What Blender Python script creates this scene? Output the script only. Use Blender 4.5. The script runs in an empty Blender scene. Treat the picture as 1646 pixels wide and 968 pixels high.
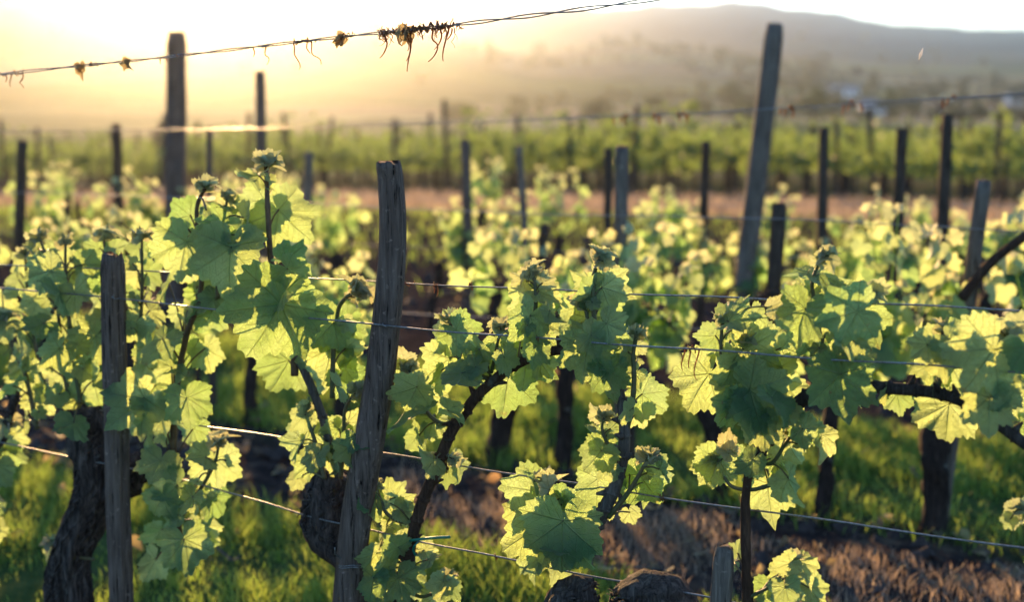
import bpy, math, random
import numpy as np
from mathutils import Vector, Matrix

random.seed(7)
RNG = np.random.default_rng(7)
R = math.radians
scene = bpy.context.scene
col = scene.collection

# ---------------------------------------------------------------- camera
EYE = 1.40
PITCH = 9.3
FPX = 2286.0                      # focal length in pixels of the 1646 px wide photograph
cam_d = bpy.data.cameras.new('camera')
cam = bpy.data.objects.new('camera', cam_d); col.objects.link(cam)
cam.location = (0, 0, EYE)
cam.rotation_euler = (R(90 - PITCH), 0, 0)
cam_d.sensor_width = 36.0
cam_d.lens = 36.0 * FPX / 1646.0
cam_d.clip_start = 0.05
cam_d.clip_end = 12000
cam_d.dof.use_dof = True
cam_d.dof.focus_distance = 2.50
cam_d.dof.aperture_fstop = 2.6
cam_d.dof.aperture_blades = 0
scene.camera = cam

# ---------------------------------------------------------------- sky, sun, exposure
SUN_AZ, SUN_EL = -12.3, 9.6      # degrees; azimuth measured from +Y, negative to the left
world = bpy.data.worlds.new('World'); scene.world = world
world.use_nodes = True
wn = world.node_tree; wn.nodes.clear()
sky = wn.nodes.new('ShaderNodeTexSky'); sky.sky_type = 'NISHITA'
sky.sun_disc = False
sky.sun_elevation = R(SUN_EL); sky.sun_rotation = R(SUN_AZ)
sky.air_density = 0.8; sky.dust_density = 0.1; sky.ozone_density = 3.0
bg = wn.nodes.new('ShaderNodeBackground'); bg.inputs['Strength'].default_value = 0.15
wo = wn.nodes.new('ShaderNodeOutputWorld')
wn.links.new(sky.outputs[0], bg.inputs[0]); wn.links.new(bg.outputs[0], wo.inputs[0])

sun_d = bpy.data.lights.new('sun', 'SUN'); sun_d.energy = 5.0; sun_d.angle = R(0.53)
sun_d.color = (1.0, 0.59, 0.24)
sun = bpy.data.objects.new('sun', sun_d); col.objects.link(sun)
sdir = Vector((math.sin(R(SUN_AZ)) * math.cos(R(SUN_EL)), math.cos(R(SUN_AZ)) * math.cos(R(SUN_EL)), math.sin(R(SUN_EL))))
sun.rotation_euler = (-sdir).to_track_quat('-Z', 'Y').to_euler()
sun.location = (-3, 12, 9)

vs = scene.view_settings
vs.view_transform = 'Standard'; vs.look = 'None'; vs.exposure = 1.55; vs.gamma = 1.0
vs.use_curve_mapping = False
scene.render.engine = 'CYCLES'
cy = scene.cycles
cy.use_denoising = True
try: cy.denoiser = 'OPENIMAGEDENOISE'
except Exception: pass
cy.max_bounces = 10; cy.diffuse_bounces = 6; cy.glossy_bounces = 2; cy.transmission_bounces = 6
cy.volume_bounces = 0; cy.transparent_max_bounces = 8
cy.caustics_reflective = False; cy.caustics_refractive = False
HAZE_DENSITY = 4.4e-4
HAZE_G = 0.958

# ---------------------------------------------------------------- projection helpers
CP, SP = math.cos(R(PITCH)), math.sin(R(PITCH))
CAM_R = Vector((1, 0, 0)); CAM_U = Vector((0, SP, CP)); CAM_F = Vector((0, CP, -SP)); CAM_B = -CAM_F
ROW = 0.60                        # rows run along Y = u - ROW * X
U1, U2, U3 = 2.50, 4.90, 7.30

def ray(px, py):
    return CAM_F + CAM_R * ((px - 823.0) / FPX) + CAM_U * ((484.0 - py) / FPX)
def at_row(px, py, u=U1, off=0.0):
    """point of the vine row plane Y = u - ROW*X (+off metres farther) behind a spot of the photograph"""
    d = ray(px, py)
    t = (u + off) / (d.y + ROW * d.x)
    return Vector((0, 0, EYE)) + d * t
def at_depth(px, py, Y):
    d = ray(px, py)
    return Vector((0, 0, EYE)) + d * (Y / d.y)
def mpp(px, u=U1):                # metres per photograph pixel at that place of the row
    return (u / (1 + ROW * (px - 823.0) / FPX)) / FPX

# ---------------------------------------------------------------- terrain
def ridge(px, xs, ys, D, base):
    top = np.interp(px, xs, ys)
    amp = EYE + (110.0 - top) / FPX * D - base
    return np.maximum(amp, 0)
def terrain_h(x, y):
    x = np.asarray(x, float); y = np.asarray(y, float)
    r = np.hypot(x, y)
    az = np.clip(np.arctan2(x, np.maximum(y, 1e-6)), -1.35, 1.35)
    az = np.where(y < 0, np.sign(x) * 1.35, az)
    px = 823 + FPX * np.tan(az)
    xs = np.array([0, 11, 16, 24, 45, 70, 150, 400, 800, 1600, 3200]); hs = np.array([0, 0, -.25, -.8, -2.2, -4.0, -8.0, -9.5, -5.0, 0, 0])
    def base(q): return np.interp(q, xs, hs)
    fwd = np.clip((y + 20) / 60, 0, 1)
    h = base(r)
    a = ridge(px, [-6000, -900, 300, 800, 900, 1000, 1150, 1300, 1400, 1460, 1550, 1646, 2200, 3000, 9000], [40, 50, 34, 22, 15, 12, 10, 20, 36, 46, 52, 56, 50, 70, 60], 1250, -2.2)
    a = a * (1 + .030 * np.sin(px / 61 + 1) + .022 * np.sin(px / 23) + .012 * np.sin(px / 9.3 + 2))
    h = h + a * np.exp(-((r - 1250) / 270) ** 2)
    a = ridge(px, [-3000, -1000, 300, 560, 750, 870, 1000, 1130, 1250, 1400, 1600, 4000], [78, 78, 76, 82, 98, 90, 80, 90, 106, 126, 140, 140], 700, -6.1)
    h = h + a * np.exp(-((r - 700) / 160) ** 2)
    a = ridge(px, [-6000, -1500, -300, 0, 250, 400, 560, 750, 900, 1050, 4000], [30, 20, 20, 28, 36, 50, 74, 112, 150, 170, 170], 650, -6.7)
    h = h + a * np.exp(-((r - 650) / 210) ** 2)
    near = np.clip(1 - r / 40, 0, 1)
    h = h + near * (0.018 * np.sin(x * 5.1 + 1.3 * np.sin(y * 3.1)) * np.sin(y * 4.3 + x) + 0.012 * np.sin(x * 11 + 2 * np.sin(y * 7)) * np.sin(y * 13 + .5))
    return h
def gz(x, y): return float(terrain_h(x, y))

# ---------------------------------------------------------------- materials
def new_mat(name):
    m = bpy.data.materials.new(name); m.use_nodes = True
    nt = m.node_tree; nt.nodes.clear()
    out = nt.nodes.new('ShaderNodeOutputMaterial')
    return m, nt, out
class N:
    """tiny node helper"""
    def __init__(s, nt): s.nt = nt
    def node(s, t, **kw):
        n = s.nt.nodes.new(t)
        for k, v in kw.items(): setattr(n, k, v)
        return n
    def link(s, a, b): s.nt.links.new(a, b)
    def put(s, sock, v):
        if hasattr(v, 'is_output'): s.link(v, sock)
        else: sock.default_value = v
    def m(s, op, a, b=None, c=None, clamp=False):
        n = s.node('ShaderNodeMath', operation=op, use_clamp=clamp)
        s.put(n.inputs[0], a)
        if b is not None: s.put(n.inputs[1], b)
        if c is not None: s.put(n.inputs[2], c)
        return n.outputs[0]
    def mix(s, f, a, b):
        n = s.node('ShaderNodeMix', data_type='RGBA')
        s.put(n.inputs['Factor'], f); s.put(n.inputs[6], a); s.put(n.inputs[7], b)
        return n.outputs[2]
    def noise(s, vec, scale, detail=4, rough=.55, dist=0.0):
        n = s.node('ShaderNodeTexNoise')
        n.inputs['Scale'].default_value = scale; n.inputs['Detail'].default_value = detail
        n.inputs['Roughness'].default_value = rough; n.inputs['Distortion'].default_value = dist
        if vec is not None: s.link(vec, n.inputs['Vector'])
        return n.outputs['Fac']
    def smooth(s, v, lo, hi, a=0.0, b=1.0):
        n = s.node('ShaderNodeMapRange', interpolation_type='SMOOTHSTEP')
        s.put(n.inputs[0], v)
        for i, q in enumerate((lo, hi, a, b)): n.inputs[i + 1].default_value = q
        return n.outputs[0]
    def coord(s, which='Object', scale=(1, 1, 1)):
        tc = s.node('ShaderNodeTexCoord'); mp = s.node('ShaderNodeMapping')
        mp.inputs['Scale'].default_value = scale
        s.link(tc.outputs[which], mp.inputs[0]); return mp.outputs[0]
    def ramp(s, f, stops):
        n = s.node('ShaderNodeValToRGB'); cr = n.color_ramp
        while len(cr.elements) < len(stops): cr.elements.new(.5)
        for e, (p, c) in zip(cr.elements, stops): e.position = p; e.color = (*c, 1)
        s.link(f, n.inputs[0]); return n.outputs[0]
    def bump(s, h, strength, dist):
        n = s.node('ShaderNodeBump'); n.inputs['Strength'].default_value = strength; n.inputs['Distance'].default_value = dist
        s.link(h, n.inputs['Height']); return n.outputs[0]
    def principled(s, colr, rough=.7, normal=None, spec=.3, metal=0.0):
        b = s.node('ShaderNodeBsdfPrincipled')
        s.put(b.inputs['Base Color'], colr); s.put(b.inputs['Roughness'], rough); b.inputs['Metallic'].default_value = metal
        b.inputs['Specular IOR Level'].default_value = spec
        if normal is not None: s.link(normal, b.inputs['Normal'])
        return b

def leaf_material(name, veins=True, trk=1.0, mature=0.0):
    m, nt, out = new_mat(name); n = N(nt)
    at = n.node('ShaderNodeAttribute', attribute_name='leafdata'); sep = n.node('ShaderNodeSeparateColor'); n.link(at.outputs['Color'], sep.inputs[0])
    age, rnd, dry = sep.outputs[0], sep.outputs[1], sep.outputs[2]
    base = n.mix(rnd, (0.045, 0.140, 0.072, 1), (0.095, 0.190, 0.105, 1))
    base = n.mix(age, base, (0.48, 0.50, 0.36, 1))
    tr = n.mix(rnd, (0.29, 0.50, 0.13, 1), (0.59, 0.735, 0.26, 1))
    tr = n.mix(age, tr, (0.55, 0.52, 0.26, 1))
    if mature: base = n.mix(mature, base, (0.028, 0.062, 0.020, 1)); tr = n.mix(mature, tr, (0.20, 0.27, 0.045, 1))
    nrm = None
    if veins:
        lp = n.node('ShaderNodeAttribute', attribute_name='lp'); xyz = n.node('ShaderNodeSeparateXYZ'); n.link(lp.outputs['Vector'], xyz.inputs[0])
        x, y = xyz.outputs[0], xyz.outputs[1]
        a = n.m('ABSOLUTE', n.m('ARCTAN2', x, y))
        r = n.m('SQRT', n.m('ADD', n.m('MULTIPLY', x, x), n.m('MULTIPLY', y, y)))
        d = n.m('MINIMUM', n.m('MINIMUM', a, n.m('ABSOLUTE', n.m('SUBTRACT', a, .86))), n.m('ABSOLUTE', n.m('SUBTRACT', a, 1.85)))
        xx = n.m('MULTIPLY', r, n.m('SINE', d)); yy = n.m('MULTIPLY', r, n.m('COSINE', d))
        w = n.m('MULTIPLY_ADD', r, -.016, .026)
        v1 = n.m('SUBTRACT', 1.0, n.m('DIVIDE', xx, w), clamp=True)
        nz = n.noise(lp.outputs['Vector'], 9, 3)
        ch = n.m('FRACT', n.m('MULTIPLY_ADD', n.m('MULTIPLY_ADD', xx, -.85, yy), 6.5, n.m('MULTIPLY', nz, .5)))
        ch = n.m('ABSOLUTE', n.m('SUBTRACT', ch, .5))
        v2 = n.smooth(ch, .09, 0.0)
        cells = n.node('ShaderNodeTexVoronoi', feature='DISTANCE_TO_EDGE'); cells.inputs['Scale'].default_value = 17
        n.link(lp.outputs['Vector'], cells.inputs['Vector'])
        v3 = n.smooth(cells.outputs['Distance'], .07, 0.0)
        vein = n.m('MAXIMUM', v1, n.m('MAXIMUM', n.m('MULTIPLY', v2, .55), n.m('MULTIPLY', v3, .25)))
        base = n.mix(n.m('MULTIPLY', vein, .6), base, (0.17, 0.24, 0.07, 1))
        tr = n.mix(n.m('MULTIPLY', vein, .55), tr, (0.20, 0.25, 0.035, 1))
        mott = n.noise(lp.outputs['Vector'], 3.2, 5, .65)
        tr = n.mix(n.smooth(mott, .35, .72), tr, n.mix(.35, tr, (0.12, 0.2, 0.02, 1)))
        edge = n.smooth(r, .93, 1.06)
        height = n.m('SUBTRACT', n.m('MULTIPLY', nz, .5), n.m('MULTIPLY', vein, .55))
        nrm = n.bump(height, 1.0, .006)
    if veins:
        gp = n.node('ShaderNodeNewGeometry').outputs['Position']
        sp = n.smooth(n.noise(gp, 75, 3, .6), .70, .76)
        rim = n.m('MULTIPLY', n.smooth(r, .80, 1.0), n.smooth(n.noise(gp, 28, 3), .58, .70))
        sp = n.m('MULTIPLY', n.m('MAXIMUM', sp, rim), n.m('SUBTRACT', .8, age), clamp=True)
        base = n.mix(sp, base, (0.16, 0.10, 0.04, 1)); tr = n.mix(sp, tr, (0.30, 0.19, 0.05, 1))
        pale = n.smooth(n.noise(gp, 11, 4, .6), .42, .68)
        tr = n.mix(n.m('MULTIPLY', pale, .4), tr, (0.52, 0.66, 0.34, 1)); base = n.mix(n.m('MULTIPLY', pale, .35), base, (0.13, 0.22, 0.13, 1))
    # dry scraps
    base = n.mix(dry, base, (0.19, 0.125, 0.075, 1)); tr = n.mix(dry, tr, (0.42, 0.27, 0.13, 1))
    b = n.principled(base, .52, nrm, .35)
    b.inputs['Sheen Weight'].default_value = .45; b.inputs['Sheen Roughness'].default_value = .4
    b.inputs['Sheen Tint'].default_value = (0.9, 0.92, 0.8, 1)
    t = n.node('ShaderNodeBsdfTranslucent'); n.link(tr, t.inputs[0])
    if nrm is not None: n.link(nrm, t.inputs['Normal'])
    ms = n.node('ShaderNodeMixShader'); ms.inputs[0].default_value = .62 * trk
    n.link(b.outputs[0], ms.inputs[1]); n.link(t.outputs[0], ms.inputs[2]); n.link(ms.outputs[0], out.inputs[0])
    return m

def wood_material(name, dark, light, gloss=.8):
    m, nt, out = new_mat(name); n = N(nt)
    v = n.coord('Object', (1, 1, .055))
    g = n.noise(v, 190, 6, .65, .4); g2 = n.noise(n.coord('Object', (1, 1, .16)), 38, 5, .6)
    spots = n.noise(n.coord('Object'), 75, 4, .6)
    c = n.ramp(n.m('MULTIPLY_ADD', g, .62, n.m('MULTIPLY', g2, .4)), [(.36, dark), (.52, tuple(.5 * (a + b) for a, b in zip(dark, light))), (.68, light)])
    c = n.mix(n.smooth(spots, .60, .72), c, (*[q * 1.25 for q in light], 1))
    crack = n.smooth(g, .40, .33)
    c = n.mix(crack, c, (0.014, 0.011, 0.010, 1))
    h = n.m('SUBTRACT', n.m('MULTIPLY_ADD', g2, .6, g), n.m('MULTIPLY', crack, .8))
    b = n.principled(c, gloss, n.bump(h, 1.0, .008), .06)
    n.link(b.outputs[0], out.inputs[0]); return m

def bark_material(name, dark, light, zs=.22, sc=70):
    m, nt, out = new_mat(name); n = N(nt)
    g = n.noise(n.coord('Object', (1, 1, zs)), sc, 6, .7, .8); g2 = n.noise(n.coord('Object'), 22, 4)
    c = n.ramp(g, [(.35, dark), (.55, tuple(.6 * a + .4 * b for a, b in zip(dark, light))), (.72, light)])
    c = n.mix(n.smooth(g2, .62, .75), c, (0.16, 0.15, 0.12, 1))
    b = n.principled(c, .88, n.bump(g, 1.0, .012), .2)
    n.link(b.outputs[0], out.inputs[0]); return m

def simple_material(name, c1, c2, scale, rough=.7, metal=0.0, bump=0.3, spec=.3, dist=.003):
    m, nt, out = new_mat(name); n = N(nt)
    g = n.noise(n.coord('Object'), scale, 5, .6)
    b = n.principled(n.mix(n.smooth(g, .35, .68), (*c1, 1), (*c2, 1)), rough, n.bump(g, bump, dist), spec, metal)
    n.link(b.outputs[0], out.inputs[0]); return m

def blade_material(name, c1, c2, t1, t2):
    m, nt, out = new_mat(name); n = N(nt)
    at = n.node('ShaderNodeAttribute', attribute_name='leafdata'); sep = n.node('ShaderNodeSeparateColor'); n.link(at.outputs['Color'], sep.inputs[0])
    b = n.principled(n.mix(sep.outputs[1], (*c1, 1), (*c2, 1)), .6, None, .25)
    t = n.node('ShaderNodeBsdfTranslucent'); n.link(n.mix(sep.outputs[1], (*t1, 1), (*t2, 1)), t.inputs[0])
    ms = n.node('ShaderNodeMixShader'); ms.inputs[0].default_value = .5
    n.link(b.outputs[0], ms.inputs[1]); n.link(t.outputs[0], ms.inputs[2]); n.link(ms.outputs[0], out.inputs[0])
    return m

def ground_material():
    m, nt, out = new_mat('ground'); n = N(nt)
    geo = n.node('ShaderNodeNewGeometry'); pos = geo.outputs['Position']
    xyz = n.node('ShaderNodeSeparateXYZ'); n.link(pos, xyz.inputs[0])
    x, y = xyz.outputs[0], xyz.outputs[1]
    n1 = n.noise(pos, 1.6, 4); n2 = n.noise(pos, 9, 5, .65); n3 = n.noise(pos, 34, 5, .7)
    u = n.m('ADD', n.m('MULTIPLY_ADD', x, ROW, y), n.m('MULTIPLY', n.m('SUBTRACT', n1, .5), 1.0))
    soil = n.mix(n.smooth(n2, .35, .7), (0.030, 0.023, 0.021, 1), (0.060, 0.046, 0.042, 1))
    soil = n.mix(n.smooth(n3, .55, .75), soil, (0.085, 0.062, 0.052, 1))
    turf = n.mix(n.smooth(n2, .3, .7), (0.048, 0.075, 0.022, 1), (0.085, 0.11, 0.036, 1))
    straw = n.mix(n.smooth(n2, .3, .7), (0.20, 0.135, 0.07, 1), (0.30, 0.21, 0.115, 1))
    def band(lo, hi, soft=.25):
        return n.m('MULTIPLY', n.smooth(u, lo - soft, lo + soft), n.smooth(u, hi + soft, hi - soft))
    c = soil
    c = n.mix(n.m('MULTIPLY', band(-40, 3.9), n.smooth(n1, .3, .5)), c, turf)
    c = n.mix(n.m('MULTIPLY', band(4.1, 4.85), n.m('MULTIPLY', n.smooth(n2, .45, .7), .35)), c, straw)
    c = n.mix(band(4.95, 6.1), c, turf)
    # the plain: dry verge, then turf under the far block, then a patchwork of fields
    far = n.noise(pos, .05, 3)
    c = n.mix(n.smooth(u, 16.6, 18.2), c, straw)
    c = n.mix(n.smooth(u, 25.0, 27.0), c, n.mix(n.smooth(n1, .35, .65), (0.11, 0.085, 0.05, 1), (0.07, 0.085, 0.03, 1)))
    mp = n.node('ShaderNodeMapping'); n.link(pos, mp.inputs[0]); mp.inputs['Rotation'].default_value = (0, 0, .5); mp.inputs['Scale'].default_value = (.011, .02, 0)
    vor = n.node('ShaderNodeTexVoronoi', feature='F1'); n.link(mp.outputs[0], vor.inputs['Vector']); vor.inputs['Scale'].default_value = 1.0
    sc = n.node('ShaderNodeSeparateColor'); n.link(vor.outputs['Color'], sc.inputs[0])
    fields = n.ramp(sc.outputs[0], [(.0, (0.08, 0.12, 0.04)), (.28, (0.22, 0.24, 0.10)), (.5, (0.36, 0.31, 0.18)), (.68, (0.07, 0.10, 0.04)), (.9, (0.27, 0.21, 0.13))])
    wv = n.node('ShaderNodeTexWave', wave_type='BANDS', bands_direction='Y'); n.link(pos, wv.inputs['Vector']); wv.inputs['Scale'].default_value = .11; wv.inputs['Distortion'].default_value = 1.0; wv.inputs['Detail'].default_value = 1
    fields = n.mix(n.m('MULTIPLY', wv.outputs['Fac'], n.smooth(sc.outputs[1], .35, .55, 0, .65)), fields, (0.035, 0.055, 0.02, 1))
    fields = n.mix(n.smooth(far, .58, .72), fields, (0.05, 0.065, 0.028, 1))
    dist = n.m('SQRT', n.m('ADD', n.m('MULTIPLY', x, x), n.m('MULTIPLY', y, y)))
    c = n.mix(n.smooth(dist, 75, 100), c, fields)
    hazy_wood = n.noise(pos, .012, 6, .7)
    c = n.mix(n.smooth(dist, 880, 1050), c, n.mix(n.smooth(hazy_wood, .4, .6), (0.030, 0.055, 0.055, 1), (0.048, 0.075, 0.075, 1)))  # far wooded hills, their green shifted to blue to paint in distance haze
    b = n.principled(c, .95, n.bump(n.m('MULTIPLY_ADD', n3, .5, n2), .6, .04), 0.0)
    n.link(b.outputs[0], out.inputs[0]); return m

M = {
    'leaf': leaf_material('vine_leaf'),
    'leaf_far': leaf_material('vine_leaf_blurred', False),
    'leaf_block': leaf_material('vine_leaf_far_block', False, .7, .75),
    'stake': wood_material('weathered_stake', (0.062, 0.040, 0.031), (0.25, 0.175, 0.135)),
    'stake_grey': wood_material('grey_stake', (0.085, 0.064, 0.050), (0.29, 0.225, 0.175)),
    'stake_dark': wood_material('dark_stake', (0.036, 0.024, 0.018), (0.13, 0.092, 0.068)),
    'bark': bark_material('vine_bark', (0.018, 0.013, 0.011), (0.22, 0.165, 0.135), .14, 85),
    'bark_bg': bark_material('vine_bark_behind', (0.020, 0.013, 0.010), (0.085, 0.055, 0.042)),
    'cane': bark_material('brown_cane', (0.045, 0.022, 0.014), (0.16, 0.085, 0.050), .1, 120),
    'cane_grey': bark_material('grey_cane', (0.07, 0.055, 0.045), (0.24, 0.20, 0.165), .1, 120),
    'cane_dark': bark_material('dark_cane', (0.030, 0.020, 0.016), (0.14, 0.105, 0.085), .1, 120),
    'shoot': simple_material('green_shoot', (0.075, 0.085, 0.03), (0.13, 0.095, 0.045), 40, .55),
    'shoot_red': simple_material('reddish_shoot', (0.085, 0.045, 0.022), (0.14, 0.080, 0.035), 40, .55),
    'wire': simple_material('galvanised_wire', (0.30, 0.29, 0.28), (0.16, 0.145, 0.13), 220, .42, .75, .2),
    'tendril': blade_material('dry_tendril', (0.12, 0.062, 0.03), (0.26, 0.145, 0.07), (0.45, 0.20, 0.07), (0.5, 0.25, 0.1)),
    'tie': simple_material('green_plastic', (0.01, 0.13, 0.085), (0.02, 0.19, 0.12), 60, .4),
    'grass': blade_material('grass', (0.070, 0.135, 0.028), (0.14, 0.19, 0.055), (0.24, 0.40, 0.05), (0.46, 0.56, 0.11)),
    'straw': blade_material('dry_grass', (0.20, 0.15, 0.115), (0.42, 0.33, 0.25), (0.28, 0.20, 0.13), (0.48, 0.37, 0.25)),
    'ground': ground_material(),
    'white_wall': simple_material('white_render', (0.74, 0.73, 0.70), (0.80, 0.79, 0.77), 2, .85, 0, .1),
    'roof': simple_material('grey_roof', (0.24, 0.22, 0.21), (0.32, 0.29, 0.27), 3, .8),
    'dark_glass': simple_material('window_glass', (0.02, 0.025, 0.03), (0.03, 0.035, 0.04), 2, .2, 0, 0, .5),
    'tree_leaf': blade_material('tree_leaves', (0.025, 0.050, 0.020), (0.050, 0.072, 0.03), (0.05, 0.08, 0.02), (0.09, 0.11, 0.03)),
    'seed': blade_material('pale_fluff', (0.75, 0.7, 0.6), (0.85, 0.8, 0.7), (0.85, 0.8, 0.7), (0.9, 0.85, 0.75)),
}

# ---------------------------------------------------------------- object helpers
def tag(o, label=None, cat=None, group=None, kind=None):
    if label: o['label'] = label
    if cat: o['category'] = cat
    if group: o['group'] = group
    if kind: o['kind'] = kind
    return o
def empty(name, loc, rz=0.0):
    o = bpy.data.objects.new(name, None); col.objects.link(o)
    o.location = loc; o.rotation_euler = (0, 0, rz); o.empty_display_size = .1
    return o
class MB:
    """collects shapes into one mesh"""
    def __init__(s): s.v = []; s.f = []; s.lp = []; s.ld = []; s.n = 0
    def add(s, verts, faces, lp=None, ld=(0, .5, 0)):
        k = len(verts)
        s.v.extend(verts); o = s.n
        s.f.extend([tuple(i + o for i in f) for f in faces])
        s.lp.extend(lp if lp is not None else [(0, 0, 0)] * k)
        s.ld.extend([(*ld, 1.0)] * k); s.n += k
    def build(s, name, mat, parent=None, origin=(0, 0, 0), smooth=True, data=False):
        me = bpy.data.meshes.new(name)
        ox, oy, oz = origin
        me.from_pydata([(a[0] - ox, a[1] - oy, a[2] - oz) for a in s.v], [], s.f)
        if data:
            at = me.attributes.new('lp', 'FLOAT_VECTOR', 'POINT'); at.data.foreach_set('vector', np.array(s.lp, 'f').ravel())
            at = me.attributes.new('leafdata', 'FLOAT_COLOR', 'POINT'); at.data.foreach_set('color', np.array(s.ld, 'f').ravel())
        me.polygons.foreach_set('use_smooth', [smooth] * len(me.polygons))
        me.materials.append(mat); me.update()
        o = bpy.data.objects.new(name, me); col.objects.link(o)
        if parent is not None: o.parent = parent
        else: o.location = origin
        return o

def spline(pts, n):
    """Catmull-Rom resample of vectors (any dimension)"""
    P = np.array([tuple(p) for p in pts], float)
    if len(P) == 1: return np.repeat(P, n, 0)
    P = np.vstack([2 * P[0] - P[1], P, 2 * P[-1] - P[-2]])
    seg = len(P) - 3
    ts = np.linspace(0, seg - 1e-6, n); out = []
    for t in ts:
        i = int(t); q = t - i
        a, b, c, d = P[i], P[i + 1], P[i + 2], P[i + 3]
        out.append(.5 * ((2 * b) + (c - a) * q + (2 * a - 5 * b + 4 * c - d) * q * q + (3 * b - a - 3 * c + d) * q ** 3))
    return np.array(out)

def tube(mb, pts, radii, n=None, seg=8, shape=None, ld=(0, .5, 0), cap=True, ref=None):
    """tapering tube along pts; shape(i, t, angle) multiplies the radius"""
    n = n or max(2, len(pts) * 3)
    P = spline(pts, n) if len(pts) > 2 else np.linspace(np.array(tuple(pts[0])), np.array(tuple(pts[1])), n)
    rr = np.interp(np.linspace(0, 1, n), np.linspace(0, 1, len(radii)), radii)
    T = np.gradient(P, axis=0); T /= np.linalg.norm(T, axis=1)[:, None] + 1e-12
    a = np.array(ref if ref is not None else (0.3, 1, 0.2)); a = a - T[0] * a.dot(T[0])
    if np.linalg.norm(a) < 1e-3: a = np.array((1., 0, 0)); a -= T[0] * a.dot(T[0])
    a /= np.linalg.norm(a)
    verts = []; faces = []
    for i in range(n):
        a = a - T[i] * a.dot(T[i]); a /= np.linalg.norm(a) + 1e-12
        b = np.cross(T[i], a)
        for k in range(seg):
            th = 2 * math.pi * k / seg
            r = rr[i] * (shape(i, i / (n - 1), th) if shape else 1.0)
            verts.append(tuple(P[i] + a * (r * math.cos(th)) + b * (r * math.sin(th))))
    for i in range(n - 1):
        for k in range(seg):
            k2 = (k + 1) % seg
            faces.append((i * seg + k, i * seg + k2, (i + 1) * seg + k2, (i + 1) * seg + k))
    if cap:
        faces.append(tuple(range(seg - 1, -1, -1))); faces.append(tuple((n - 1) * seg + k for k in range(seg)))
    mb.add(verts, faces, None, ld)

# ---------------------------------------------------------------- grape leaf
def outline(theta, lob, teeth, seedphase):
    """radius of the leaf edge at angle theta from the tip (petiole at the origin)"""
    a = np.abs(theta)
    k = np.array([0, .14, .40, .62, .86, 1.02, 1.34, 1.58, 1.85, 2.15, 2.55, 2.85, 3.02, math.pi])
    s = lob
    r = np.array([1.0, .94, .80 - .15 * s, .82, .91, .86, .70 - .11 * s, .71, .76, .70, .58, .45, .20, .03])
    base = np.interp(a, k, r)
    ph = a * teeth / math.pi + seedphase
    saw = np.abs((ph % 1.0) - .38); saw = 1 - saw / np.where((ph % 1.0) < .38, .38, .62)
    amp = .125 * (1 + .4 * np.sin(a * 5.3 + seedphase * 7)) * np.clip((2.9 - a) / .5, 0, 1)
    return base * (1 + amp * (saw - .45))

def make_leaf_template(nang, rings, lob, teeth, sp):
    th = np.linspace(-math.pi, math.pi, nang + 1)[:-1] + math.pi / nang * .02
    full = outline(th, lob, teeth, sp)
    smooth = outline(th, lob, 0, sp) if False else np.interp(np.abs(th), [0, .2, .45, .86, 1.3, 1.85, 2.5, 2.9, math.pi], [.94, .84, .72, .86, .66, .70, .54, .36, .03])
    vs = [(0, 0)]
    for f in rings:
        w = max(0.0, (f - .6) / .4)
        rad = (full * w + smooth * (1 - w)) * f
        vs += list(zip(rad * np.sin(th), rad * np.cos(th)))
    faces = []
    for k in range(nang):
        k2 = (k + 1) % nang
        faces.append((0, 1 + k2, 1 + k))
        for i in range(len(rings) - 1):
            a = 1 + i * nang; b = a + nang
            faces.append((a + k, a + k2, b + k2, b + k))
    return np.array(vs), faces

TEMPL = [make_leaf_template(120, (.25, .5, .75, .92, 1.0), l, t, s) for l, t, s in ((.3, 12, .1), (.55, 11, .4), (.1, 13, .7), (.45, 10, .25), (.75, 12, .55))]
TEMPL_MID = [make_leaf_template(34, (.5, 1.0), l, 8, s) for l, s in ((.5, .1), (.9, .4), (.2, .7))]
_a = [(0, 0), (-.55, -.35), (-.78, .2), (-.55, .62), (0, 1), (.55, .62), (.78, .2), (.55, -.35)]
TEMPL_LOW = [(np.array(_a), [(0, 1, 2, 3), (0, 3, 4), (0, 4, 5), (0, 5, 6, 7)])]

def leaf(mb, base, tip, normal, L, age=0.0, dry=0.0, fold=.25, droop=.25, wave=.10, templ=TEMPL, rng=random, width=1.0):
    vs, faces = templ[rng.randrange(len(templ))]
    t = Vector(tip).normalized(); nn = Vector(normal); nn = (nn - t * nn.dot(t)).normalized(); s = t.cross(nn)
    x = vs[:, 0] * width; y = vs[:, 1]
    r2 = x * x + y * y; th = np.arctan2(x, y)
    p1, p2, p3 = rng.uniform(0, 6.28), rng.uniform(0, 6.28), rng.uniform(0, 6.28)
    z = -fold * np.abs(x) * (.6 + .4 * np.clip(1 - y, 0, 1)) * -1.0
    z = z - droop * np.clip(y, 0, 2) ** 2 * .8 - droop * .35 * x * x
    z += wave * r2 * np.sin(th * 3 + p1) + wave * .45 * r2 * np.sin(th * 8 + p2) + .022 * np.sin(x * 11 + p2) * np.sin(y * 10 + p3)
    aa = np.abs(th); dv = np.minimum(np.minimum(aa, np.abs(aa - .86)), np.abs(aa - 1.85))
    z += (.085 if templ is TEMPL else .06) * np.sqrt(r2) * np.sin(np.clip(dv / .43, 0, 1) * math.pi) * (.6 + .4 * np.sin(p3))
    ys = y * (1 - .10 * fold); skew = rng.uniform(-.12, .12); xs = x + skew * y * y
    S, T_, N_, B_ = (np.array(tuple(v)) for v in (s, t, nn, base))
    V = B_ + L * (np.outer(xs, S) + np.outer(ys, T_) + np.outer(z, N_))
    mb.add([tuple(v) for v in V], faces, [(a, b, 0) for a, b in vs], (age, rng.random(), dry))

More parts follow.
